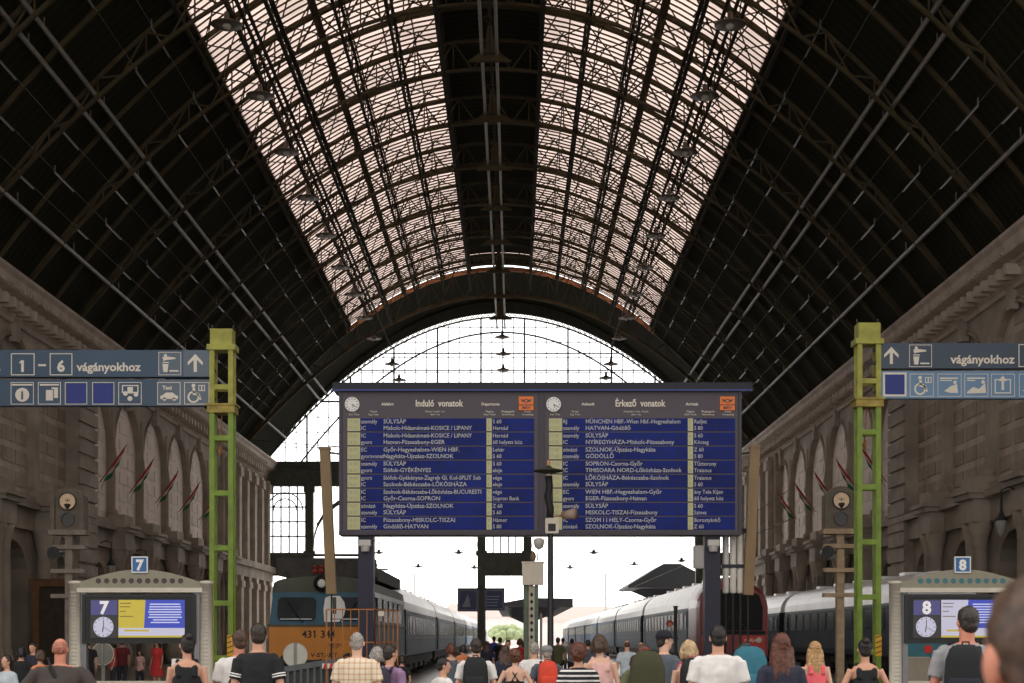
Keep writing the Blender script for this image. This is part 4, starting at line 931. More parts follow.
# tracks
for x, lb in ((XL,'rails under the orange locomotive and its coaches'),(XR,'rails under the red train'),(XF,'rails under the far right coaches'),(-12.5,'empty rails behind screen seven')):
    r = thing('railway_track', lb, 'track', (x, 46 if x != XL else 41, 0))
    for sg in (-1,1):
        b = MB(); b.box(sg*.75-.035,sg*.75+.035,0,(YG+1-(46 if x != XL else 41)) if x != -12.5 else 86,-.1,.012); b.build('rail', mat('rail_steel', (.18,.15,.13), .35, .7, var=.2), r)

# ================================================================== DEPARTURE BOARD
YB = 38.0
BX = ax(540,YB); B = thing('departure_board', 'large blue split flap board of departures and arrivals over the platforms', 'departure board', (BX, YB, 0))
PURP_ = mat('board_purple_grey', (.085,.068,.082), .55, var=.06, scale=1); PURD = mat('post_purple', (.018,.016,.036), .5, var=.15, scale=2); NAVY = mat('beam_navy', (.004,.005,.016), .5, var=.1); ROYAL = mat('beam_edge_blue', (.02,.045,.20), .4, var=.05)
FLAP = mat('flap_blue', (.008,.019,.165), .5, var=.35, scale=.8, spec=.15); FLAPT = mat('flap_text', (.42,.42,.40), .6, var=0); YEL = mat('flap_yellow', (.50,.49,.26), .6, var=.05); ORL = mat('logo_orange', (.80,.19,.03), .5, var=0)
def bxx(px): return ax(px,YB)-BX
def bzz(py): return az(py,YB)
b = MB(); b.box(bxx(339),bxx(741.5),.02,.75,bzz(533),bzz(391)); b.build('housing', PURP_, B)
b = MB(); b.box(bxx(339),bxx(741.5),-.08,.78,bzz(535),bzz(531.5)); b.box(bxx(539),bxx(544),-.03,.02,bzz(531.5),bzz(391)); b.box(bxx(339),bxx(342),-.03,.02,bzz(531.5),bzz(391)); b.box(bxx(738.5),bxx(741.5),-.03,.02,bzz(531.5),bzz(391)); b.build('board_frame', mat('frame_dark', (.05,.042,.055), .5, var=.1), B)
b = MB(); b.box(bxx(333),bxx(752),-.10,.9,bzz(390.4),bzz(383)); o = b.build('top_beam', NAVY, B)
b = MB(); b.box(bxx(333),bxx(752),-.12,-.06,bzz(391.5),bzz(389.8)); b.build('beam_edge', ROYAL, o)
for (xa, xb) in ((357.5,373),(705.5,721)):
    b = MB(); b.box(bxx(xa),bxx(xb),.1,.55,0,bzz(534)); b.box(bxx(xa)-.08,bxx(xb)+.08,.02,.63,0,.25); o = b.build('post', PURD, B)
    b = MB(); b.box(bxx(xa)+.05,bxx(xb)-.05,-.12,.1,bzz(546),bzz(540)); b.tube([((bxx(xa)+bxx(xb))/2,0,bzz(546)-.14),((bxx(xa)+bxx(xb))/2,0,bzz(546)+.02)],[.10,.14],12); b.build('dome_camera', mat('camera_pale', (.5,.48,.44), .4, var=0), o)
def board_side(title, small_l, small_r, heads, clock, ttx, logo, rows, xp, times, labs):
    px0, px1, tcol, dcol, scol, ncol = xp
    b = MB(); put_text(b, title, bxx(ttx), bzz(406.4), -.004, .235, 'CENTER', bold=.007, squeeze=.80); b.build('title_lettering', OFFW, B)
    for w_, hx in (small_l, small_r): b = MB(); put_text(b, w_, bxx(hx), bzz(405.4), -.004, .10, 'CENTER', bold=.003); b.build('small_title_lettering', OFFW, B)
    for t1, t2, hx in heads: b = MB(); put_text(b, t1, bxx(hx), bzz(412.4), -.004, .075, 'CENTER'); put_text(b, t2, bxx(hx), bzz(415.3), -.004, .065, 'CENTER'); b.build('column_heading_lettering', OFFW, B)
    b = MB(); x, z = bxx(clock), bzz(404.5); b.disc(x,z,0,.185,28,.04); o = b.build('clock', WHITE, B)
    b = MB()
    for i in range(12): a = 2*pi*i/12; b.bar((x+.13*sin(a),-.045,z+.13*cos(a)),(x+.16*sin(a),-.045,z+.16*cos(a)),.016)
    for a, l, w in ((2*pi*20/60,.14,.014),(2*pi*(5.33/12),.09,.022)): b.bar((x,-.048,z),(x+l*sin(a),-.048,z+l*cos(a)),w,.01)
    b.build('clock_hands', BLACK, o)
    b = MB(); x0, x1, z0, z1 = bxx(logo), bxx(logo+14.7), bzz(410.3), bzz(396.6); b.box(x0,x1,-.02,.02,z0,z1); o = b.build('logo_plate', ORL, B)
    b = MB(); b.cur = 0; b.box(x0,x1,-.03,-.02,z0+.125,z0+.145); xm = (x0+x1)/2; zc = z0+.235; b.ringband(xm,zc,-.021,.035,.055,.008,18)
    for sg in (-1,1): b.prism([(xm+sg*.05,zc+.03),(xm+sg*.15,zc+.045),(xm+sg*.11,zc+.01),(xm+sg*.13,zc-.005),(xm+sg*.09,zc-.02),(xm+sg*.05,zc-.03)], -.03, -.02)
    put_text(b, 'MÁV', xm, z0+.028, -.024, .10, 'CENTER', bold=.004); b.build('logo_emblem', PURP_, o)
    for k in range(8):
        y1 = 418.4+14.07*k; y0 = y1+12.7; za, zb = bzz(y0), bzz(y1); zm = (za+zb)/2
        b = MB(); b.box(bxx(px0),bxx(px1),0,.02,za,zb); o = b.build('display_row', FLAP, B)
        b = MB()
        for c_ in range(1, 10):
            xx = bxx(px0)+(bxx(px1)-bxx(px0))*c_/10; b.box(xx-.006,xx+.006,-.002,0,za,zb)
        b.box(bxx(px0),bxx(px1),-.003,0,zm-.005,zm+.005); b.build('flap_seam', NAVY, o)
        b = MB(); b.box(bxx(px0)+.01,bxx(tcol),-.006,0,za,zb); b.build('time_strip', YEL, o)
        b = MB(); b.box(bxx(scol),bxx(scol+5.3),-.006,0,za,zb); b.build('track_strip', YEL, o)
        bt, bd, bn, d, e = MB(), MB(), MB(), MB(), MB()
        for q in range(2):
            typ, dest, note = rows[2*k+q]; z = (zm+.035, za+.03)[q]
            put_text(bt, typ, bxx(tcol)+.02, z, -.006, .14, squeeze=.92, bold=.002); put_text(bd, dest, bxx(dcol), z, -.006, .148, squeeze=1.0 if len(dest) < 34 else .93, bold=.0025); put_text(bn, note, bxx(ncol)+.02, z, -.006, .14, squeeze=.92, bold=.002)
            put_text(d, times[2*k+q], bxx(px0)+.03, z, -.008, .125, squeeze=.86); put_text(e, labs[(2*k+q)%len(labs)], bxx(scol)+.03, z, -.008, .12, squeeze=.8)
        ink = mat('time_ink', (.30,.29,.2), .6, var=0)
        bt.build('train_type_lettering', FLAPT, o); bd.build('destination_lettering', FLAPT, o); bn.build('note_lettering', FLAPT, o); d.build('time_lettering', ink, o); e.build('track_lettering', ink, o)
ROWL = [('személy','SÜLYSÁP','S 60'),('IC','Miskolc-Hidasnémeti-KOSICE / LIPANY','Hernád'),('IC','Miskolc-Hidasnémeti-KOSICE / LIPANY','Hernád'),('gyors','Hatvan-Füzesabony-EGER','60 helyett köz.'),('EC','Győr-Hegyeshalom-WIEN HBF.','Lehár'),('gyorsvonat','Nagykáta-Újszász-SZOLNOK','S 60'),('személy','SÜLYSÁP','S 60'),('gyors','Siófok-GYÉKÉNYES','eleje'),('gyors','Siófok-Gyékényes-Zagreb Gl. Kol-SPLIT Sub','vége'),('IC','Szolnok-Békéscsaba-LŐKÖSHÁZA','eleje'),('IC','Szolnok-Békéscsaba-Lőkösháza-BUCURESTI','vége'),('IC','Győr-Csorna-SOPRON','Sopron Bank'),('zónázó','Nagykáta-Újszász-SZOLNOK','Z 60'),('személy','SÜLYSÁP','S 60'),('IC','Füzesabony-MISKOLC-TISZAI','Hámor'),('személy','Gödöllő-HATVAN','S 80')]
ROWR = [('RJ','MÜNCHEN HBF.-Wien Hbf.-Hegyeshalom','RailJet'),('személy','HATVAN-Gödöllő','S 80'),('személy','SÜLYSÁP','S 60'),('IC','NYÍREGYHÁZA-Miskolc-Füzesabony','Kócsag'),('zónázó','SZOLNOK-Újszász-Nagykáta','Z 60'),('személy','GÖDÖLLŐ','S 80'),('IC','SOPRON-Csorna-Győr','Tűztorony'),('IC','TIMISOARA NORD-Lőkösháza-Szolnok','Traianus'),('IC','LŐKÖSHÁZA-Békéscsaba-Szolnok','Traianus'),('személy','SÜLYSÁP','S 60'),('EC','WIEN HBF.-Hegyeshalom-Győr','ány Tele Kijev'),('gyors','EGER-Füzesabony-Hatvan','60 helyett köz'),('személy','SÜLYSÁP','S 60'),('IC','MISKOLC-TISZAI-Füzesabony','Szinva'),('IC','SZOM I I HELY-Csorna-Győr','Borostyánkő'),('zónázó','SZOLNOK-Újszász-Nagykáta','Z 60')]
TL = ['17:30','17:30','17:33','17:35','18:10','18:15','18:30','18:35','18:40','18:45','18:50','19:10','19:15','19:30','19:30','19:35']
TR_ = ['17:23','17:27','17:30','17:32','17:40','17:45','17:50','17:53','18:10','18:15','18:20','18:23','18:30','18:32','18:40','18:42']
board_side('Induló  vonatok', ('Abfahrt',387.5), ('Departures',490.5), [('Idő','Zeit Time',354),('Vonat','Zug Train',373.5),('Hova / nach / to','über / via',435),('Vágány','Gleis Track',489.5),('Megjegyzés','Anmerkung',508),('Késés','Verspätung',527.5)], 352.2, 439, 518.8, ROWL, (347,534,360.2,383.3,486.5,491.9), TL, ['6','8','9','7'])
board_side('Érkező  vonatok', ('Ankunft',588), ('Arrivals',692), [('Idő','Zeit Time',555),('Vonat','Zug Train',575),('Honnan / von / from','über / via',636),('Vágány','Gleis Track',690.5),('Megjegyzés','Anmerkung',708),('Késés','Verspätung',728)], 553.6, 640, 720, ROWR, (548.5,735,562.2,585.4,687.8,693.2), TR_, ['9','7','6','8'])

# leaning beige poles and tube bundle beside the board
BEIGE = mat('beige_pole', (.25,.165,.08), .6, var=.12, scale=2)
for (xt,yt,xb,yb,lb) in ((325,450,331.5,594,'tall beige leaning pole left of the big board'),(754.5,448,748,595,'tall beige leaning pole right of the big board')):
    Yp = 38.4; x0,_,z0 = at(xb,yb,Yp); x1,_,z1 = at(xt,yt,Yp); r = thing('leaning_pole', lb, 'pole', (x0,Yp,0))
    b = MB(); b.bar((0,0,z0),(x1-x0,0,z1),.25,.25); b.bar((x1-x0,0,z1),((x1-x0)*1.01,0,z1+.05),.29,.29); b.build('pole_sleeve', BEIGE, r)
    b = MB(); b.bar((0,0,0),(0,0,z0),.045,.045,8); b.bar((0,0,0),(0,0,.06),.5,.5); b.build('foot_rod', IRON, r)
    sgn = 1 if xb < 500 else -1; b = MB(); zz = az(452,Yp); xe = ax(339 if xb < 500 else 741,Yp)-x0; b.bar((x1-x0,0,zz),(xe,0,zz-.05),.05); b.build('tie_bar', IRON, r)
r = thing('tube_cluster', 'three upright pale tubes with dark strap beside right board post', 'tubes', (ax(733,38.6),38.6,0))
for dx in (-.19,0,.19):
    b = MB(); z0 = az(593,38.6); b.lathe([(.02,z0-.02),(.08,z0),(.085,z0+.03),(.085,az(535,38.6)),(.06,az(534,38.6)+.03)], (dx,0,0), 14); o = b.build('tube', mat('pale_tube', (.72,.68,.62), .45, var=.06), r, True)
    b = MB(); b.lathe([(.03,0),(.03,z0)], (dx,0,0), 8); b.build('foot_rod', IRON, o)
b = MB(); b.box(-.30,.30,-.1,.1,az(568,38.6),az(564.5,38.6)); b.build('strap', PURD, r)
b = MB(); z = az(533.5,38.6); b.box(-.30,.30,-.12,.1,z,z+.12); b.build('top_clamp', PURD, r)
r = thing('junction_box', 'grey box fixed on the right board post near its top', 'box', (ax(701,YB)-.03,YB+.25,0)); b = MB(); b.cbox(-.13,.13,-.1,.1,az(568,YB),az(545,YB),.02); b.build('box_body', mat('box_grey', (.33,.31,.29), .5, var=.05), r); b = MB(); b.box(-.10,.10,-.112,-.1,az(566,YB),az(547,YB)); b.build('box_door', mat('box_grey2', (.36,.34,.32), .5, var=.05), r)

# ================================================================== GREEN MASTS AND WAY SIGNS
GRN = mat('mast_green', (.19,.28,.035), .55, var=.22, scale=3); GRN_LIT = mat('mast_green_lit', (.34,.33,.06), .55, var=.22, scale=4); YELW = mat('warning_yellow', (.75,.42,.03), .5, var=.1)  # upper mast is the same green, yellowed to put light into the colour
def mast(label, pxc, ytop, Y, stripe_side):
    x = ax(pxc,Y); r = thing('lattice_mast', label, 'mast', (x,Y,0)); k = Y/F; w = .30; d = .34; zt = az(ytop,Y)
    z1, z2, z3 = az(ytop+18,Y), az(ytop+80,Y), az(ytop+80,Y)
    for sx in (-1,1):
        for dy in (0,d):
            zl = z2
            b = MB(); cx0, cx1 = sorted((sx*w, sx*(w-.125))); b.box(cx0,cx1,dy-.04,dy+.04,0,zl); b.build('post', GRN, r)
            b = MB(); b.box(cx0,cx1,dy-.04,dy+.04,zl,z1); b.build('post', GRN_LIT, r)
    zs = [az(ytop+58,Y),az(ytop+109,Y)] + [az(ytop+109+55*i,Y) for i in range(1,6)]
    for i, z in enumerate(zs):
        b = MB(); zf = .065
        for dy in (0,d): b.box(-w+.1,w-.1,dy-.035,dy+.035,z-zf,z+zf)
        for sx in (-1,1): b.box(sx*(w-.07)-.03,sx*(w-.07)+.03,.03,d-.03,z-.05,z+.05)
        b.build('rung', GRN_LIT if i == 0 else GRN, r)
    b = MB(); b.box(-w+.02,w-.02,-.06,d+.06,z1,zt); b.box(-w-.06,w+.06,-.1,d+.1,z1-.08,z1+.06); b.build('head_box', GRN_LIT, r)
    b = MB(); b.box(-w-.05,w+.05,-.1,d+.1,z2-.10,z2+.10); b.box(-w-.09,w+.09,-.13,d+.13,z2+.08,z2+.13); b.build('splice_plate', mat('rusty_yellow', (.33,.25,.06), .7, var=.35, scale=6), r)
    b = MB()
    for sx in (-1,1): b.bar((sx*(w-.03),d/2,zt),(sx*(w-.03),d/2,zt+.14),.03)
    b.build('top_spike', IRON, r)
    sx = stripe_side; b = MB(); cx0, cx1 = sorted((sx*(w+.01), sx*(w-.15))); b.box(cx0,cx1,-.055,-.035,az(656,Y),az(635,Y)); o = b.build('warning_plate', YELW, r)
    b = MB()
    for i in range(4): z = az(654,Y)+i*.13; b.prism([(cx0,z),(cx1,z+.06),(cx1,z+.10),(cx0,z+.04)], -.06, -.055)
    b.build('warning_stripe', mat('stripe_brown', (.25,.12,.02), .5, var=0), o)
    b = MB(); b.bar((-.02,d/2,az(ytop+84,Y)),(-.08,d/2,az(ytop+120,Y)),.03); b.tube([(-.05,d/2,az(ytop+116,Y)),(-.08,d/2,az(ytop+121,Y)),(-.06,d/2,az(ytop+126,Y))],[.02,.06,.02],8); b.build('cable_hook', mat('rust', (.3,.12,.05), .8, var=.2), r)
    b = MB(); b.box(-w-.15,w+.15,-.2,d+.2,0,.18); b.build('plinth', STONED, r)
    return r
mast('yellow green lattice mast carrying the sign for platforms one to six', 221.5, 329, YB, 1)
mast('green lattice mast carrying the light blue sign near screen eight', 869, 323, YB, 1)
SGB = mat('sign_blue', (.035,.072,.125), .4, var=.08, scale=1); SGL = mat('sign_light_blue', (.13,.24,.38), .4, var=.06, scale=1); SGN = mat('sign_slate', (.043,.062,.095), .4, var=.08, scale=1); SGP = mat('sign_royal', (.008,.02,.20), .4, var=0); SGR = mat('sign_grey_blue', (.10,.135,.175), .4, var=.05)
YS = YB-.02
def sx_(px): return ax(px,YS)
def sz_(py): return az(py,YS)
class Sign:
    def __init__(s, label, x0, x1, ya, yb, m, px_mast):
        s.o = (x0+x1)/2; s.r = thing('direction_sign', label, 'sign', (sx_(s.o), YS, 0), 0); s.L = MB(); s.m = m
        b = MB(); b.box(sx_(x0)-sx_(s.o), sx_(x1)-sx_(s.o), 0, .22, sz_(yb), sz_(ya)); s.panel = b.build('sign_panel', m, s.r)
        b = MB(); xe = sx_(px_mast)-sx_(s.o)
        for q in (.25,.75): z = sz_(yb)+(sz_(ya)-sz_(yb))*q; a, c = sorted((xe, sx_(x1 if px_mast > s.o else x0)-sx_(s.o))); b.box(a,c,.06,.16,z-.04,z+.04)
        b.build('mast_bracket', IRON, s.r)
    def x(s, px): return sx_(px)-sx_(s.o)
    def cut(s, name='pictogram'):
        if s.L.v: s.L.build(name, OFFW, s.panel)
        s.L = MB()
    def box(s, x0, x1, y0, y1, w=.022): s.cut(); s.L.frame(s.x(x0), s.x(x1), sz_(y1), sz_(y0), w, -.001, .006)
    def fill(s, x0, x1, y0, y1, m, name): b = MB(); b.box(s.x(x0), s.x(x1), -.005, 0, sz_(y1), sz_(y0)); b.build(name, m, s.panel)
    def rect(s, x0, x1, y0, y1): s.L.box(s.x(x0), s.x(x1), -.008, -.002, sz_(y1), sz_(y0))
    def poly(s, pts): s.L.prism([(s.x(a), sz_(b)) for a,b in pts], -.008, -.002)
    def text(s, t, px, py, size, **k):
        if size > .25: s.cut()
        put_text(s.L, t, s.x(px), sz_(py), -.007, size, **k)
    def disc(s, px, py, r): s.L.disc(s.x(px), sz_(py), -.002, r*YS/F, 20, .006)
    def ring(s, px, py, r0, r1): s.L.ringband(s.x(px), sz_(py), -.002, r0*YS/F, r1*YS/F, .006, 20)
    def done(s): s.cut()
    def arrow(s, px, py, k=1.0): s.cut(); s.poly([(px,py-9*k),(px+7.5*k,py-1*k),(px+7.5*k,py+2.4*k),(px+1.6*k,py-3.2*k),(px+1.6*k,py+9*k),(px-1.6*k,py+9*k),(px-1.6*k,py-3.2*k),(px-7.5*k,py+2.4*k),(px-7.5*k,py-1*k)])
    def tap(s, x0, y0):
        s.poly([(x0+4,y0+4),(x0+8,y0+3.5),(x0+17,y0+4.5),(x0+17,y0+6),(x0+8,y0+7),(x0+5,y0+8)]); s.disc(x0+7,y0+2.5,1.6); s.poly([(x0+4,y0+11),(x0+10,y0+11),(x0+9,y0+19),(x0+5,y0+19)]); s.rect(x0+11,x0+20,y0+17.2,y0+18.6); s.rect(x0+4,x0+10.5,y0+9,y0+10)
    def wheelchair(s, x0, y0):
        s.ring(x0+9,y0+14.5,4.2,6); s.disc(x0+9,y0+3.2,1.9); s.poly([(x0+8,y0+5.4),(x0+10.6,y0+5.4),(x0+11,y0+10.5),(x0+15,y0+11),(x0+17,y0+17),(x0+15.2,y0+17.4),(x0+13.6,y0+12.8),(x0+8.6,y0+12.4)]); s.L.frame(s.x(x0+14),s.x(x0+20.5),sz_(y0+8.5),sz_(y0+2.5),.02,-.001,.006); s.rect(x0+16.6,x0+17.8,y0+3.6,y0+7.6)
s = Sign('blue upper way sign reading 1 - 6 with arrow on left mast', -40, 210.3, 350, 376.8, SGB, 215)
s.fill(183.5,210,350.3,376.5,SGR,'arrow_field'); s.fill(158.5,181.2,352,375.2,SGR,'icon_field')
s.box(11,34.6,353.3,375.3); s.box(49.8,72.4,353.3,375.3); s.text('1',22.6,371.4,.39,align='CENTER',bold=.016); s.text('6',61,371.4,.39,align='CENTER',bold=.016); s.rect(38.3,46,364.2,366.2); s.text('vágányokhoz',77,370.9,.30,width=1.63,bold=.008); s.box(158.5,181.2,352,375.2,.014); s.tap(158.5,353); s.arrow(195.3,363); s.text('. ',-1.5,370.5,.3); s.rect(-30,-4,362,366); s.done()
s = Sign('lower pictogram sign with blue squares and wheelchair on left mast', -40, 210.3, 379.3, 405.8, SGB, 215)
s.fill(158,210,379.6,405.5,SGR,'pale_field')
for x0,x1 in ((10.8,33.8),(38,60.8),(65,87.2),(92.3,114.3),(118.4,141.6),(157.3,180.5),(184.3,209.3)): s.box(x0,x1,382.2,404.4,.016)
s.fill(66.5,86,383.5,403.3,SGP,'royal_square'); s.fill(93.6,113,383.5,403.3,SGP,'royal_square')
s.disc(22.3,394.8,7); s.rect(12,32.5,384,385.6); b = MB(); put_text(b,'i',s.x(22.3),sz_(399.2),-.012,.30,'CENTER',bold=.012); b.build('info_letter', SGB, s.panel)
s.rect(40,59,384,385.6); s.poly([(46,390),(53,390),(53,400.5),(46,400.5)]); s.poly([(51.5,387.5),(58,387.5),(58,398),(54,398),(54,389),(51.5,389)])
s.L.frame(s.x(122),s.x(138.5),sz_(393),sz_(385),.028,-.001,.006); s.rect(127.5,133,387,393.5); s.disc(125.5,393.5,2.3); s.disc(136,394.5,2.3); s.disc(130,398.6,2.5)
s.text('Taxi',162.5,389.5,.135,bold=.004); s.poly([(160.5,396),(163,395),(166,392.6),(172.5,392.6),(175.5,395),(178,396),(178,399),(160.5,399)]); s.disc(164.5,399.2,1.7); s.disc(174.3,399.2,1.7); s.wheelchair(184.5,382.5); s.done()
s = Sign('slate upper way sign with arrow on right mast', 880.2, 1064, 343, 368.3, SGN, 874)
s.box(909.2,931.8,344.7,367,.014); s.tap(909.2,345.5); s.arrow(891.3,355.5,.95); s.text('vágányokhoz',950.7,363.3,.30,width=1.63,bold=.008); s.box(1018.5,1041,344.2,367); s.text('7',1029.5,363,.50,align='CENTER',bold=.02); s.done()
s = Sign('light blue lower pictogram sign with royal square on right mast', 881, 1064, 371, 398.4, SGL, 874)
for x0 in (909.8,937.6,964.4,991,1019): s.box(x0,x0+23.8,373.8,396.6,.014)
s.L.frame(s.x(883),s.x(906.5),sz_(396.5),sz_(372.5),.05,-.001,.006); s.fill(885,904.5,374.3,394.3,SGP,'royal_square')
s.wheelchair(911,374.5); s.rect(940,958,377.5,379); s.rect(940,952,380,381); s.poly([(944,391),(951,386),(957,384),(958,393),(950,393)]); s.disc(955,382.4,1.8); s.rect(967,985,377.5,379); s.rect(967,975,380,381); s.poly([(967,392),(973,387),(979,389),(985,383),(986,393),(967,393.5)]); s.disc(983,382,1.8)
s.L.frame(s.x(994.5),s.x(1011),sz_(393.5),sz_(379),.03,-.001,.006); s.poly([(1002.7,375.5),(1007,381),(1004,381),(1004,390),(1001.4,390),(1001.4,381),(998.4,381)]); s.poly([(1022,391),(1030,386),(1037,391)]); s.done()

# ================================================================== PLATFORM SCREENS 7 AND 8
YK = 32.0
SCW = mat('screen_white', (.62,.62,.80), .3, var=0, emit=.15); SCY = mat('screen_yellow', (.62,.50,.06), .3, var=.03, emit=.15); SCB = mat('screen_blue', (.05,.08,.55), .3, var=.03, emit=.15); SCV = mat('screen_violet', (.07,.065,.21), .3, var=0, emit=.25); SCK = mat('screen_dark', (.035,.032,.03), .25, var=0); SCT = mat('screen_text', (.55,.58,.85), .3, var=0, emit=.3)
def kiosk(num, pxc, pxo, dyo, label, dot, left_panel, right_panel):
    X = ax(pxc,YK); r = thing('platform_screen', label, 'screen', (X,YK,0)); u = YK/F
    fx = lambda px: (px-pxo)*u                # px measured on screen seven, re-centred
    fz = lambda py: az(py,YK)
    for sx in (-1,1):
        b = MB(); b.lathe([(.17,0),(.17,.12),(.135,.14),(.135,fz(584)),(.15,fz(584)),(.15,fz(581.5)),(.10,fz(581)),(.03,fz(580.5))], (sx*fx(207.2),.0,0), 18); o = b.build('pillar', CREAM, r, True)
        b = MB()
        for k in range(26): z = .5+k*.085; b.box(sx*fx(207.2)-.06,sx*fx(207.2)+.06,-.141,-.128,z,z+.018)
        b.build('slot_pattern', mat('slot_shade', (.40,.375,.32), .6, var=0), o)
    n = 16; xa = fx(204); P = [(-xa,fz(591)),(xa,fz(591))]+[(xa-2*xa*i/n, fz(583)+(fz(569.5)-fz(583))*sin(pi*i/n)) for i in range(n+1)]
    b = MB(); b.prism(P, -.08, .10); o = b.build('arch_panel', mat('kiosk_olive', (.26,.24,.175), .5, var=.06), r)
    b = MB(); b.box(-xa,xa,-.13,.14,fz(592.5),fz(588)); b.build('cross_beam', CREAM, r)
    b = MB()
    for k in range(11): b.disc(fx(100.2+8.2*k), fz(581), -.08, .058, 16, .006)
    b.build('vent_dot_pattern', dot, o)
    b = MB(); b.box(fx(133.6),fx(149.8),-.12,-.04,fz(573),fz(556.8)); o = b.build('number_sign', mat('number_blue', (.035,.13,.33), .4, var=.04), r)
    b = MB(); b.frame(fx(133.6),fx(149.8),fz(573),fz(556.8),.022,-.12,.006); put_text(b, num, fx(141.7), fz(570), -.125, .30, 'CENTER', bold=.014); b.build('digit_lettering', WHITE, o)
    b = MB(); b.cbox(fx(84),fx(197.5),-.10,.22,fz(643.5),fz(594.3),.04); hs = b.build('screen_housing', BLACK, r)
    b = MB(); b.frame(fx(84),fx(197.5),fz(643.5),fz(594.3),.07,-.10,.015); b.build('bezel', mat('bezel_black', (.008,.009,.009), .35, var=0), hs)
    for sx in (-1,1): b = MB(); b.box(sx*fx(197)-.03 if sx>0 else -fx(201)+.0, sx*fx(201) if sx>0 else -fx(197)+.03, -.06,.1,0,fz(591)); b.build('side_frame', mat('side_steel', (.20,.20,.21), .4, .4, var=.1), r)
    b = MB(); b.box(fx(92.5),fx(120),-.104,-.10,fz(638),fz(599.5)); b.build('dark_field', SCK, r)
    b = MB(); b.box(fx(93),fx(119.3),-.108,-.104,fz(615),fz(600.5)); o = b.build('number_field', SCV, r); b = MB(); put_text(b, num, fx(106), fz(613.6), -.112, .37, 'CENTER', bold=.016); b.build('digit_lettering', mat('digit_white', (.8,.8,.8), .4, var=0, emit=.2), o)
    b = MB(); x, z = fx(105.4), fz(627); b.disc(x,z,-.104,.215,32,.006); o = b.build('clock_dial', SCW, r); b = MB()
    for i in range(12): a = 2*pi*i/12; b.bar((x+.17*sin(a),-.113,z+.17*cos(a)),(x+.20*sin(a),-.113,z+.20*cos(a)),.012)
    for a, l, w in ((2*pi*20/60,.16,.012),(2*pi*(6.3/12),.11,.018),(2*pi*.01,.15,.012)): b.bar((x,-.114,z),(x+l*sin(a),-.114,z+l*cos(a)),w,.006)
    b.build('clock_hands', IRON, o)
    b = MB(); b.box(fx(120.5),fx(186.5),-.108,-.104,fz(637.5),fz(600)); o = b.build('left_field', left_panel, r)
    b = MB(); b.prism([(fx(146),fz(628)),(fx(186.5),fz(628)),(fx(186.5),fz(600)),(fx(147.5),fz(600))], -.111, -.108); b.build('blue_field', SCB, o)
    b = MB(); b.box(fx(120.5),fx(186.5),-.111,-.108,fz(635.6),fz(628)); b.build('white_strip', SCW, o)
    b = MB(); b.box(fx(126),fx(151),-.113,-.111,fz(631.5),fz(629.6)); b.box(fx(120.5),fx(186.5),-.112,-.108,fz(637.5),fz(635.6)); b.build('yellow_strip', SCY, o)
    b = MB(); rr_ = random.Random(5)
    for k in range(8): w = rr_.uniform(12,17); b.box(fx(167-w),fx(167+w),-.113,-.111,fz(604.9+2.6*k),fz(603.7+2.6*k))
    b.build('text_line_pattern', SCT, o)
    b = MB()
    for y_,w in ((603,11),(606.5,10),(611,6),(616,13)): b.box(fx(122),fx(122+w),-.112,-.108,fz(y_+.8),fz(y_))
    b.build('dark_line_pattern', mat('screen_ink', (.22,.17,.06), .4, var=0), o)
    b = MB(); b.box(-fx(201),fx(201),-.05,.30,fz(683),fz(681.2)); b.box(-fx(199),fx(199),.0,.25,0,.1); b.build('ledge', CREAM, r)
    b = MB(); b.box(-fx(199),fx(199),.03,.07,.1,fz(683)); b.build('lower_panel', mat('panel_grey', (.22,.22,.23), .5, var=.1), r)
    return r
kiosk('7', 141, 141.7, 0, 'platform screen with yellow panel and number seven between two cream pillars', mat('dot_brown', (.06,.05,.045), .5, var=0), SCY, SCB)
kiosk('8', 961, 141.7, 0, 'platform screen with pale panel and number eight at the right', mat('dot_teal', (.045,.16,.20), .5, var=0), SCW, SCB)
# cabinet behind screen eight
r = thing('ticket_machine', 'teal cabinet with red round mark standing behind screen eight', 'machine', (ax(928,35.5),35.5,0)); b = MB(); b.cbox(-.55,.45,0,.6,.15,az(641,35.5),.05); b.build('cabinet', mat('teal_cabinet', (.045,.17,.21), .45, var=.1), r); b = MB(); b.disc(.0,az(649,35.5),0,.10,18,.02); b.build('round_mark', mat('signal_red', (.62,.035,.02)), r); b = MB(); b.box(-.25,.38,-.06,0,az(676,35.5),az(658,35.5)); b.build('lower_tray', mat('tray_tan', (.40,.29,.19), .5, var=.1), r); b = MB(); b.box(-.6,.5,-.05,.65,0,.15); b.build('plinth', IRON, r)
r = thing('parcel_box', 'pale beige box on the floor left of the teal cabinet', 'box', (ax(913,34.5),34.5,0)); b = MB(); b.cbox(-.36,.36,0,.5,0,az(658,34.5),.03); b.build('box_body', mat('box_beige', (.42,.36,.28), .7, var=.08), r); b = MB(); b.box(-.38,.38,-.02,.52,az(658,34.5),az(657,34.5)); b.build('box_lid', CREAM, r)

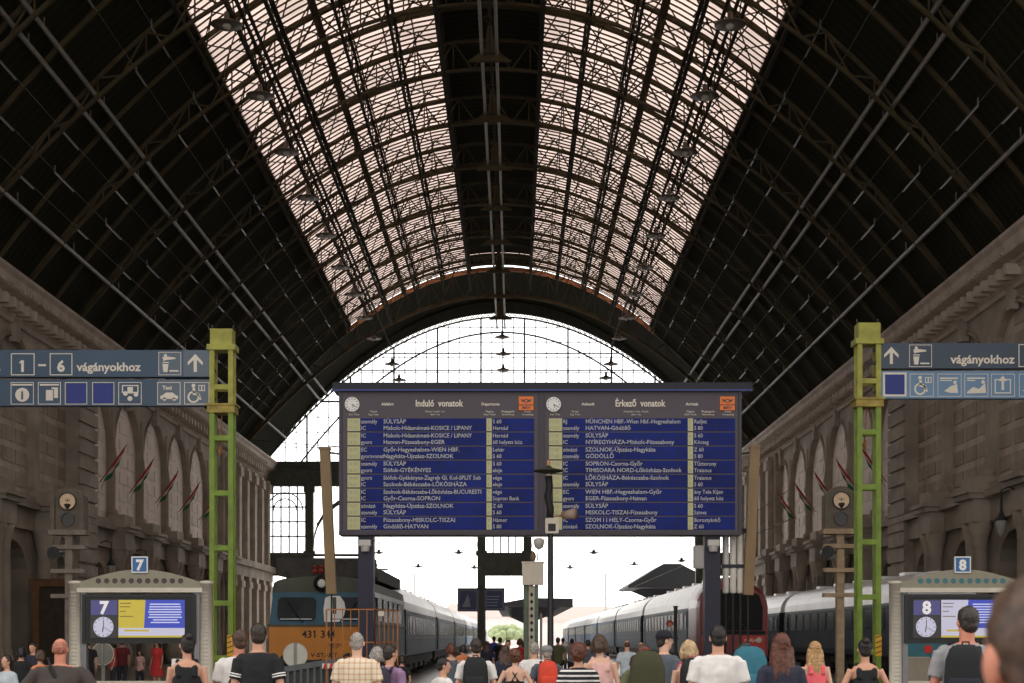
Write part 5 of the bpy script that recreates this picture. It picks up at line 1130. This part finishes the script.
# ================================================================== SIGNALS, MASTS, BARRIERS
def signal(label, pxc, ytop, Y, post_l):
    x = ax(pxc,Y); r = thing('signal_post', label, 'signal', (x,Y,0)); u = Y/F; z = lambda py: az(ytop+py,Y); m = mat('signal_stone', (.17,.14,.105), .7, var=.2, scale=4); pm = post_l
    n = 12; hw = 14.5*u; P = [(-hw,z(43)),(hw,z(43)),(hw,z(12))]+[(hw*cos(pi*i/n), z(12)+12*u*sin(pi*i/n)) for i in range(1,n)]+[(-hw,z(12))]
    b = MB(); b.prism(P, .0, .35); h = b.build('head_panel', m, r)
    b = MB()
    for sx in (-1,1): b.box(sx*hw-.06,sx*hw+.06,-.12,.4,z(43),z(9))
    b.build('side_hood', m, h)
    b = MB(); b.disc(0,z(14.5),0,.25,22,.05); o = b.build('pale_lamp', mat('lamp_peach', (.85,.60,.38), .3, var=.1, scale=9), r)
    b = MB(); b.ringband(0,z(14.5),-.05,.235,.265,.03,22); 
    for a in (.6,1.57,2.5): b.bar((0,-.06,z(14.5)),(.09*cos(a),-.06,z(14.5)+.09*sin(a)),.014)
    b.tube([(0,-.06,z(18)),(0,-.10,z(22))],[.10,.03],8); b.build('lamp_grille', IRON, o)
    b = MB(); b.disc(0,z(32.5),0,.19,22,.04); b.ringband(0,z(32.5),-.04,.17,.21,.05,22); b.build('dark_lamp', mat('lamp_dark', (.07,.07,.065), .4, var=0), r)
    b = MB(); b.box(-hw-.12,hw+.12,-.15,.5,z(48),z(43)); b.build('lamp_ledge', pm, r)
    b = MB(); b.box(-.11,.11,.05,.27,0,z(48)); b.build('post', pm, r)
    b = MB()
    for y_ in (60,84,109): b.box(-.5,.5,-.05,.3,z(y_+2),z(y_-2))
    b.build('cross_step', pm, r)
    b = MB(); b.tube([(-.40,-.1,z(66)),(-.40,.5,z(66))],[.19,.12],12,ref=(0,0,1)); b.box(-.4,-.05,.1,.2,z(67),z(65)); b.build('side_lamp', IRON, r)
    b = MB(); b.box(-.3,.3,-.1,.45,0,.2); b.build('plinth', STONED, r)
    return r
signal('stone grey signal with peach lamp left of screen seven', 68, 487, 44, mat('post_grey', (.25,.21,.17), .7, var=.2, scale=5))
signal('beige signal with peach lamp beside the right green mast', 841, 486, 44, mat('post_sand', (.44,.32,.20), .7, var=.2, scale=5))
def disc_signal(label, pxc, pyc, rad, Y, m):
    x = ax(pxc,Y); z = az(pyc,Y); R = rad*Y/F; r = thing('round_board', label, 'round sign', (x,Y,0))
    b = MB(); b.disc(0,z,0,R,32,.03); o = b.build('disc_plate', m, r); b = MB(); b.ringband(0,z,-.03,R*.93,R,.015,32); b.build('disc_rim', CREAM, o)
    b = MB(); b.box(-.035,.035,-.07,-.03,z-R,z+R*.98); b.box(-.05,.05,-.0,.07,0,z); b.build('post', mat('post_steel', (.30,.28,.26), .5, .3, var=.1), r)
    b = MB(); b.box(-.22,.22,-.2,.2,0,.1); b.build('foot', IRON, r)
disc_signal('cream round board before the orange locomotive front', 295.5, 655, 12.3, 39.5, mat('disc_cream', (.66,.63,.55), .5, var=.06))
disc_signal('grey round board below platform screen seven', 103, 654, 11.5, 41, mat('disc_grey', (.24,.24,.20), .5, var=.06))
def red_post():
    Y = 48; x = ax(675.5,Y); r = thing('platform_post', 'dark slim post with red round plate before the right coaches', 'post', (x,Y,0))
    b = MB(); b.box(-.055,.055,-.06,.06,0,az(607,Y)); b.box(-.08,.08,-.08,.08,az(607,Y),az(606,Y)); b.box(-.25,.25,-.25,.25,0,.12); b.build('pole', IRON, r)
    b = MB(); b.disc(-.19,az(623.5,Y),0,.115,22,.03); b.box(-.19,0,.0,.03,az(624.5,Y),az(622.5,Y)); o = b.build('round_plate', mat('plate_red', (.30,.06,.045), .5, var=.1), r)
    b = MB(); b.disc(-.18,az(625,Y),-.03,.07,18,.01); b.build('plate_spot', mat('plate_orange', (.62,.20,.10), .5, var=0), o)
red_post()
# orange cage
Yc_ = 36.0; r = thing('rail_cage', 'orange tubular cage fence in front of the board post and locomotive', 'fence', (ax(359,Yc_),Yc_,0)); OR2 = mat('cage_orange', (.48,.17,.045), .5, var=.15, scale=6)
x0, x1 = ax(326.5,Yc_)-ax(359,Yc_), ax(375,Yc_)-ax(359,Yc_); zt = az(609.5,Yc_); x2 = x1
def cpanel(p, q, nb, mid):
    b = MB(); P = Vector(p); Q = Vector(q)
    for z in (zt, mid, .55): b.bar(P+Vector((0,0,z)), Q+Vector((0,0,z)), .035, .035, 6)
    for i in range(nb+1): t = P.lerp(Q,i/nb); b.bar(t, t+Vector((0,0,zt)), .04 if i in (0,nb) else .022, .04 if i in (0,nb) else .022, 6)
    b.build('cage_panel', OR2, r)
cpanel((x0,0,0),(x1,0,0),6,1.55); cpanel((x1,0,0),(x1+.42,1.6,0),5,1.55); 
b = MB(); b.cbox(x1+.08,x1+.22,-.03,.02,zt-.16,zt-.04,.02); b.build('tag_plate', CREAM, r)
# grey ramp barrier + red white board
r = thing('ramp_barrier', 'grey slatted barrier sloping up beside the locomotive front', 'barrier', (ax(307,37.5),37.5,0)); GB = mat('barrier_grey', (.13,.14,.14), .6, var=.15, scale=4)
xa, xb = ax(268,37.5)-ax(307,37.5), ax(348,37.5)-ax(307,37.5); za, zb = az(672,37.5), az(659,37.5)
b = MB(); b.bar((xa,0,za),(xb,0,zb),.10,.14); b.bar((xa,0,.25),(xb,0,.25),.1,.1); b.build('top_rail', GB, r)
b = MB()
for i in range(13): x = xa+(xb-xa)*i/12; b.box(x-.03,x+.03,-.03,.03,.0,za+(zb-za)*i/12)
b.build('slat_pattern', GB, r); b = MB(); b.add([(xa,.05,.25),(xb,.05,.25),(xb,.05,zb),(xa,.05,za),(xa,.09,.25),(xb,.09,.25),(xb,.09,zb),(xa,.09,za)], [(0,1,2,3),(7,6,5,4),(0,4,5,1),(3,2,6,7),(1,5,6,2),(4,0,3,7)]); b.build('back_panel', mat('barrier_dark', (.07,.075,.075), .6, var=.1), r)
r = thing('striped_board', 'red and white striped board fixed at the ramp barrier top', 'board', (ax(331,37.2),37.2,0)); b = MB(); z0, z1 = az(668.5,37.2), az(663.5,37.2); b.box(-.22,.22,0,.04,z0,z1); b.build('plate', WHITE, r)
b = MB()
for i in range(3): x = -.2+.15*i; b.prism([(x,z0),(x+.07,z0),(x+.11,z1),(x+.04,z1)], -.006, 0)
b.build('red_stripe_pattern', mat('signal_red', (.62,.035,.02)), r); b = MB(); b.box(-.03,.03,.04,.09,0,z1); b.box(-.15,.15,0,.2,0,.06); b.build('stand', IRON, r)
# lamp mast in front of the board
Ym = 35.0; r = thing('lamp_mast', 'dark slim mast with disc lamp and boxes before the board centre', 'mast', (ax(550.5,Ym),Ym,0)); z = lambda py: az(py,Ym); x_ = lambda px: ax(px,Ym)-ax(550.5,Ym)
b = MB(); b.lathe([(.12,0),(.12,.5),(.075,.55),(.065,z(533)),(.05,z(480)),(.02,z(478))], n=12); b.build('pole', IRON, r, True)
b = MB(); b.lathe([(.05,z(474)),(.34,z(471.5)),(.36,z(470.5)),(.10,z(468)),(.05,z(466))], (x_(548.5),0,0), 24); b.build('disc_hood', mat('hood_dark', (.03,.035,.02), .5, var=.1), r, True)
b = MB(); b.lathe([(.01,z(480.5)),(.07,z(479)),(.075,z(475)),(.03,z(473.5))], (x_(548.7),0,0), 14); b.build('lamp_globe', mat('globe_warm', (.62,.52,.42), .3, var=0), r, True)
b = MB(); b.tube([(x_(548.5),0,z(468)),(x_(548.5),0,z(462)),(x_(548.5),0,z(460))],[.04,.045,.02],10); b.build('cap_rod', mat('cap_rod_orange', (.50,.26,.14), .5, var=0), r, True)
b = MB(); b.tube([(x_(548.6),0,z(476)),(x_(549.5),.0,z(488)),(x_(547.8),0,z(497)),(x_(550.4),0,z(508)),(x_(550),0,z(519))],.085,10); b.build('cable_bundle', RUB, r, True)
b = MB(); b.cbox(x_(545.2),x_(558.6),-.12,.08,z(533.6),z(518.3),.02); o = b.build('control_box', mat('box_sand', (.55,.49,.40), .5, var=.08), r); b = MB(); b.box(x_(548),x_(555.5),-.128,-.12,z(531.5),z(524)); b.build('box_window', BLACK, o)
b = MB(); b.tube([(x_(563),-.05,z(515.5)),(x_(574.5),-.25,z(514.5))],[.09,.13],14,ref=(0,0,1)); b.bar((0,0,z(516)),(x_(563),-.05,z(515.6)),.05); b.build('side_horn', mat('horn_tan', (.34,.24,.18), .5, var=.1), r, True)
Yl = 36.2; r = thing('lattice_column', 'short lattice column with blank beige box on top by the lamp mast', 'column', (ax(531.5,Yl),Yl,0)); z = lambda py: az(py,Yl); x_ = lambda px: ax(px,Yl)-ax(531.5,Yl); LC = mat('column_green', (.10,.13,.09), .6, var=.2)
b = MB()
for q in (526,536.5): b.box(x_(q)-.045,x_(q)+.045,-.06,.06,0,z(585))
b.box(x_(530),x_(533.5),-.02,.02,0,z(585))
b.build('column_rail', LC, r); b = MB(); b.box(x_(528.6),x_(534.6),-.05,-.03,0,z(586)); o = b.build('column_lattice', mat('lattice_pale', (.40,.36,.28), .6, var=.1), r)
b = MB(); zz = .15; xm_ = x_(531.6)
while zz < z(588): b.prism([(xm_-.045,zz),(xm_,zz-.06),(xm_+.045,zz),(xm_,zz+.06)], -.056, -.05); zz += .17
b.build('diamond_hole_pattern', BLACK, o)
b = MB(); b.cbox(x_(522.2),x_(543.6),-.15,.15,z(585),z(562.6),.02); o = b.build('blank_box', mat('blank_beige', (.56,.49,.40), .5, var=.06), r); b = MB(); b.box(x_(521.5),x_(544.2),-.17,.17,z(563),z(561.8)); b.build('box_lid', CREAM, o)
b = MB(); b.lathe([(.03,z(562)),(.06,z(560)),(.08,z(556)),(.05,z(553)),(.02,z(551.5))], (x_(533),0,0), 12); b.build('beacon', mat('beacon_brown', (.16,.10,.06), .4, var=.1), r, True)
b = MB(); b.bar((0.14,0,z(561)),(.18,0,z(538)),.03); b.lathe([(.02,z(549.5)),(.10,z(547.5)),(.13,z(543)),(.13,z(539.5)),(.06,z(538))], (x_(539),0,0), 16); b.build('dome_camera', mat('camera_pale', (.5,.48,.44), .4, var=0), r, True)
r = thing('slim_rod', 'slim grey rod standing right of the lattice column', 'rod', (ax(541,37),37,0)); b = MB(); b.lathe([(.05,0),(.05,.3),(.035,.32),(.035,az(615,37)),(.01,az(613,37))], n=10); b.build('rod_shaft', mat('rod_grey', (.28,.24,.2), .5, var=.1), r, True); b = MB(); b.lathe([(.14,0),(.14,.05),(.06,.08)], n=12); b.build('rod_base', IRON, r)
r = thing('yellow_bollard', 'yellow bollard at the foot of the thin lamp mast', 'bollard', (ax(554.5,30),30,0)); b = MB(); b.lathe([(.09,0),(.09,az(674,30)),(.12,az(672,30)),(.12,az(669,30)),(.05,az(667.5,30))], n=14); b.build('bollard_shaft', YELW, r, True); b = MB(); b.lathe([(.16,0),(.16,.06),(.09,.08)], n=14); b.build('base_ring', IRON, r)
# blue platform info sign under the gable's centre pier
Yi = 74; r = thing('platform_sign', 'dark blue double platform sign with white pictogram hung before centre pier', 'sign', (ax(481,Yi),Yi,0)); z = lambda py: az(py,Yi); x_ = lambda px: ax(px,Yi)-ax(481,Yi); DB = mat('platform_sign_blue', (.022,.03,.10), .4, var=.1)
for (a,c,ya,yb) in ((457.5,478.5,589,611.5),(484.5,504.6,589,610.5)):
    b = MB(); b.box(x_(a),x_(c),0,.15,z(yb),z(ya)); o = b.build('sign_panel', DB, r); b = MB(); b.frame(x_(a)+.06,x_(c)-.06,z(yb)+.06,z(ya)-.06,.03,-.001,.01)
    if a < 480: b.prism([(x_(462),z(607)),(x_(470.5),z(607)),(x_(469.5),z(599)),(x_(467.5),z(594)),(x_(465.5),z(600))], -.02, 0)
    else:
        for q in range(4): b.box(x_(487),x_(500-q),-.01,0,z(597+3*q),z(596+3*q))
    b.build('pictogram', mat('pictogram_grey', (.22,.25,.30), .5, var=0), o)
b = MB(); b.box(x_(479.2),x_(484),.02,.3,0,z(585)); b.box(x_(457.5),x_(504.6),.02,.1,z(589),z(588)); b.build('post', mat('sign_post_dark', (.055,.05,.04), .6, var=.2), r)

# ================================================================== LIGHT, CAMERA
W = bpy.data.worlds.new('overcast'); S.world = W; W.use_nodes = True; nt = W.node_tree; bg = nt.nodes['Background']
tc = nt.nodes.new('ShaderNodeTexCoord'); sp = nt.nodes.new('ShaderNodeSeparateXYZ'); nt.links.new(tc.outputs['Generated'], sp.inputs[0])
mr = nt.nodes.new('ShaderNodeMapRange'); mr.inputs[1].default_value = -.05; mr.inputs[2].default_value = .7; nt.links.new(sp.outputs['Z'], mr.inputs[0])
rp = nt.nodes.new('ShaderNodeValToRGB'); rp.color_ramp.elements[0].color = (1.0,.965,.925,1); rp.color_ramp.elements[1].color = (1.0,.965,.93,1)
nt.links.new(mr.outputs[0], rp.inputs['Fac']); nt.links.new(rp.outputs['Color'], bg.inputs['Color'])
ms = nt.nodes.new('ShaderNodeMapRange'); ms.inputs[1].default_value = -.5; ms.inputs[2].default_value = .9; ms.inputs[3].default_value = 1.5; ms.inputs[4].default_value = 3.0   # thin cloud, brighter towards the track end
nt.links.new(sp.outputs['Y'], ms.inputs[0]); nt.links.new(ms.outputs[0], bg.inputs['Strength'])
cam = bpy.data.cameras.new('camera'); co = bpy.data.objects.new('camera', cam); COL.objects.link(co); S.camera = co
co.location = (0,0,EYE); co.rotation_euler = (pi/2,0,0); cam.sensor_width = 36; cam.lens = F/1024*36; cam.shift_x = -(VX-512)/1024; cam.shift_y = (VY-341.5)/1024
cam.clip_end = 2000; cam.clip_start = .05; cam.dof.use_dof = True; cam.dof.focus_distance = 42; cam.dof.aperture_fstop = 5.6
S.view_settings.view_transform = 'Standard'; S.view_settings.look = 'None'; S.view_settings.gamma = 1; S.view_settings.use_curve_mapping = False; S.view_settings.exposure = 0
S.cycles.use_denoising = True; S.cycles.max_bounces = 8; S.cycles.transparent_max_bounces = 16; S.cycles.sample_clamp_indirect = 6
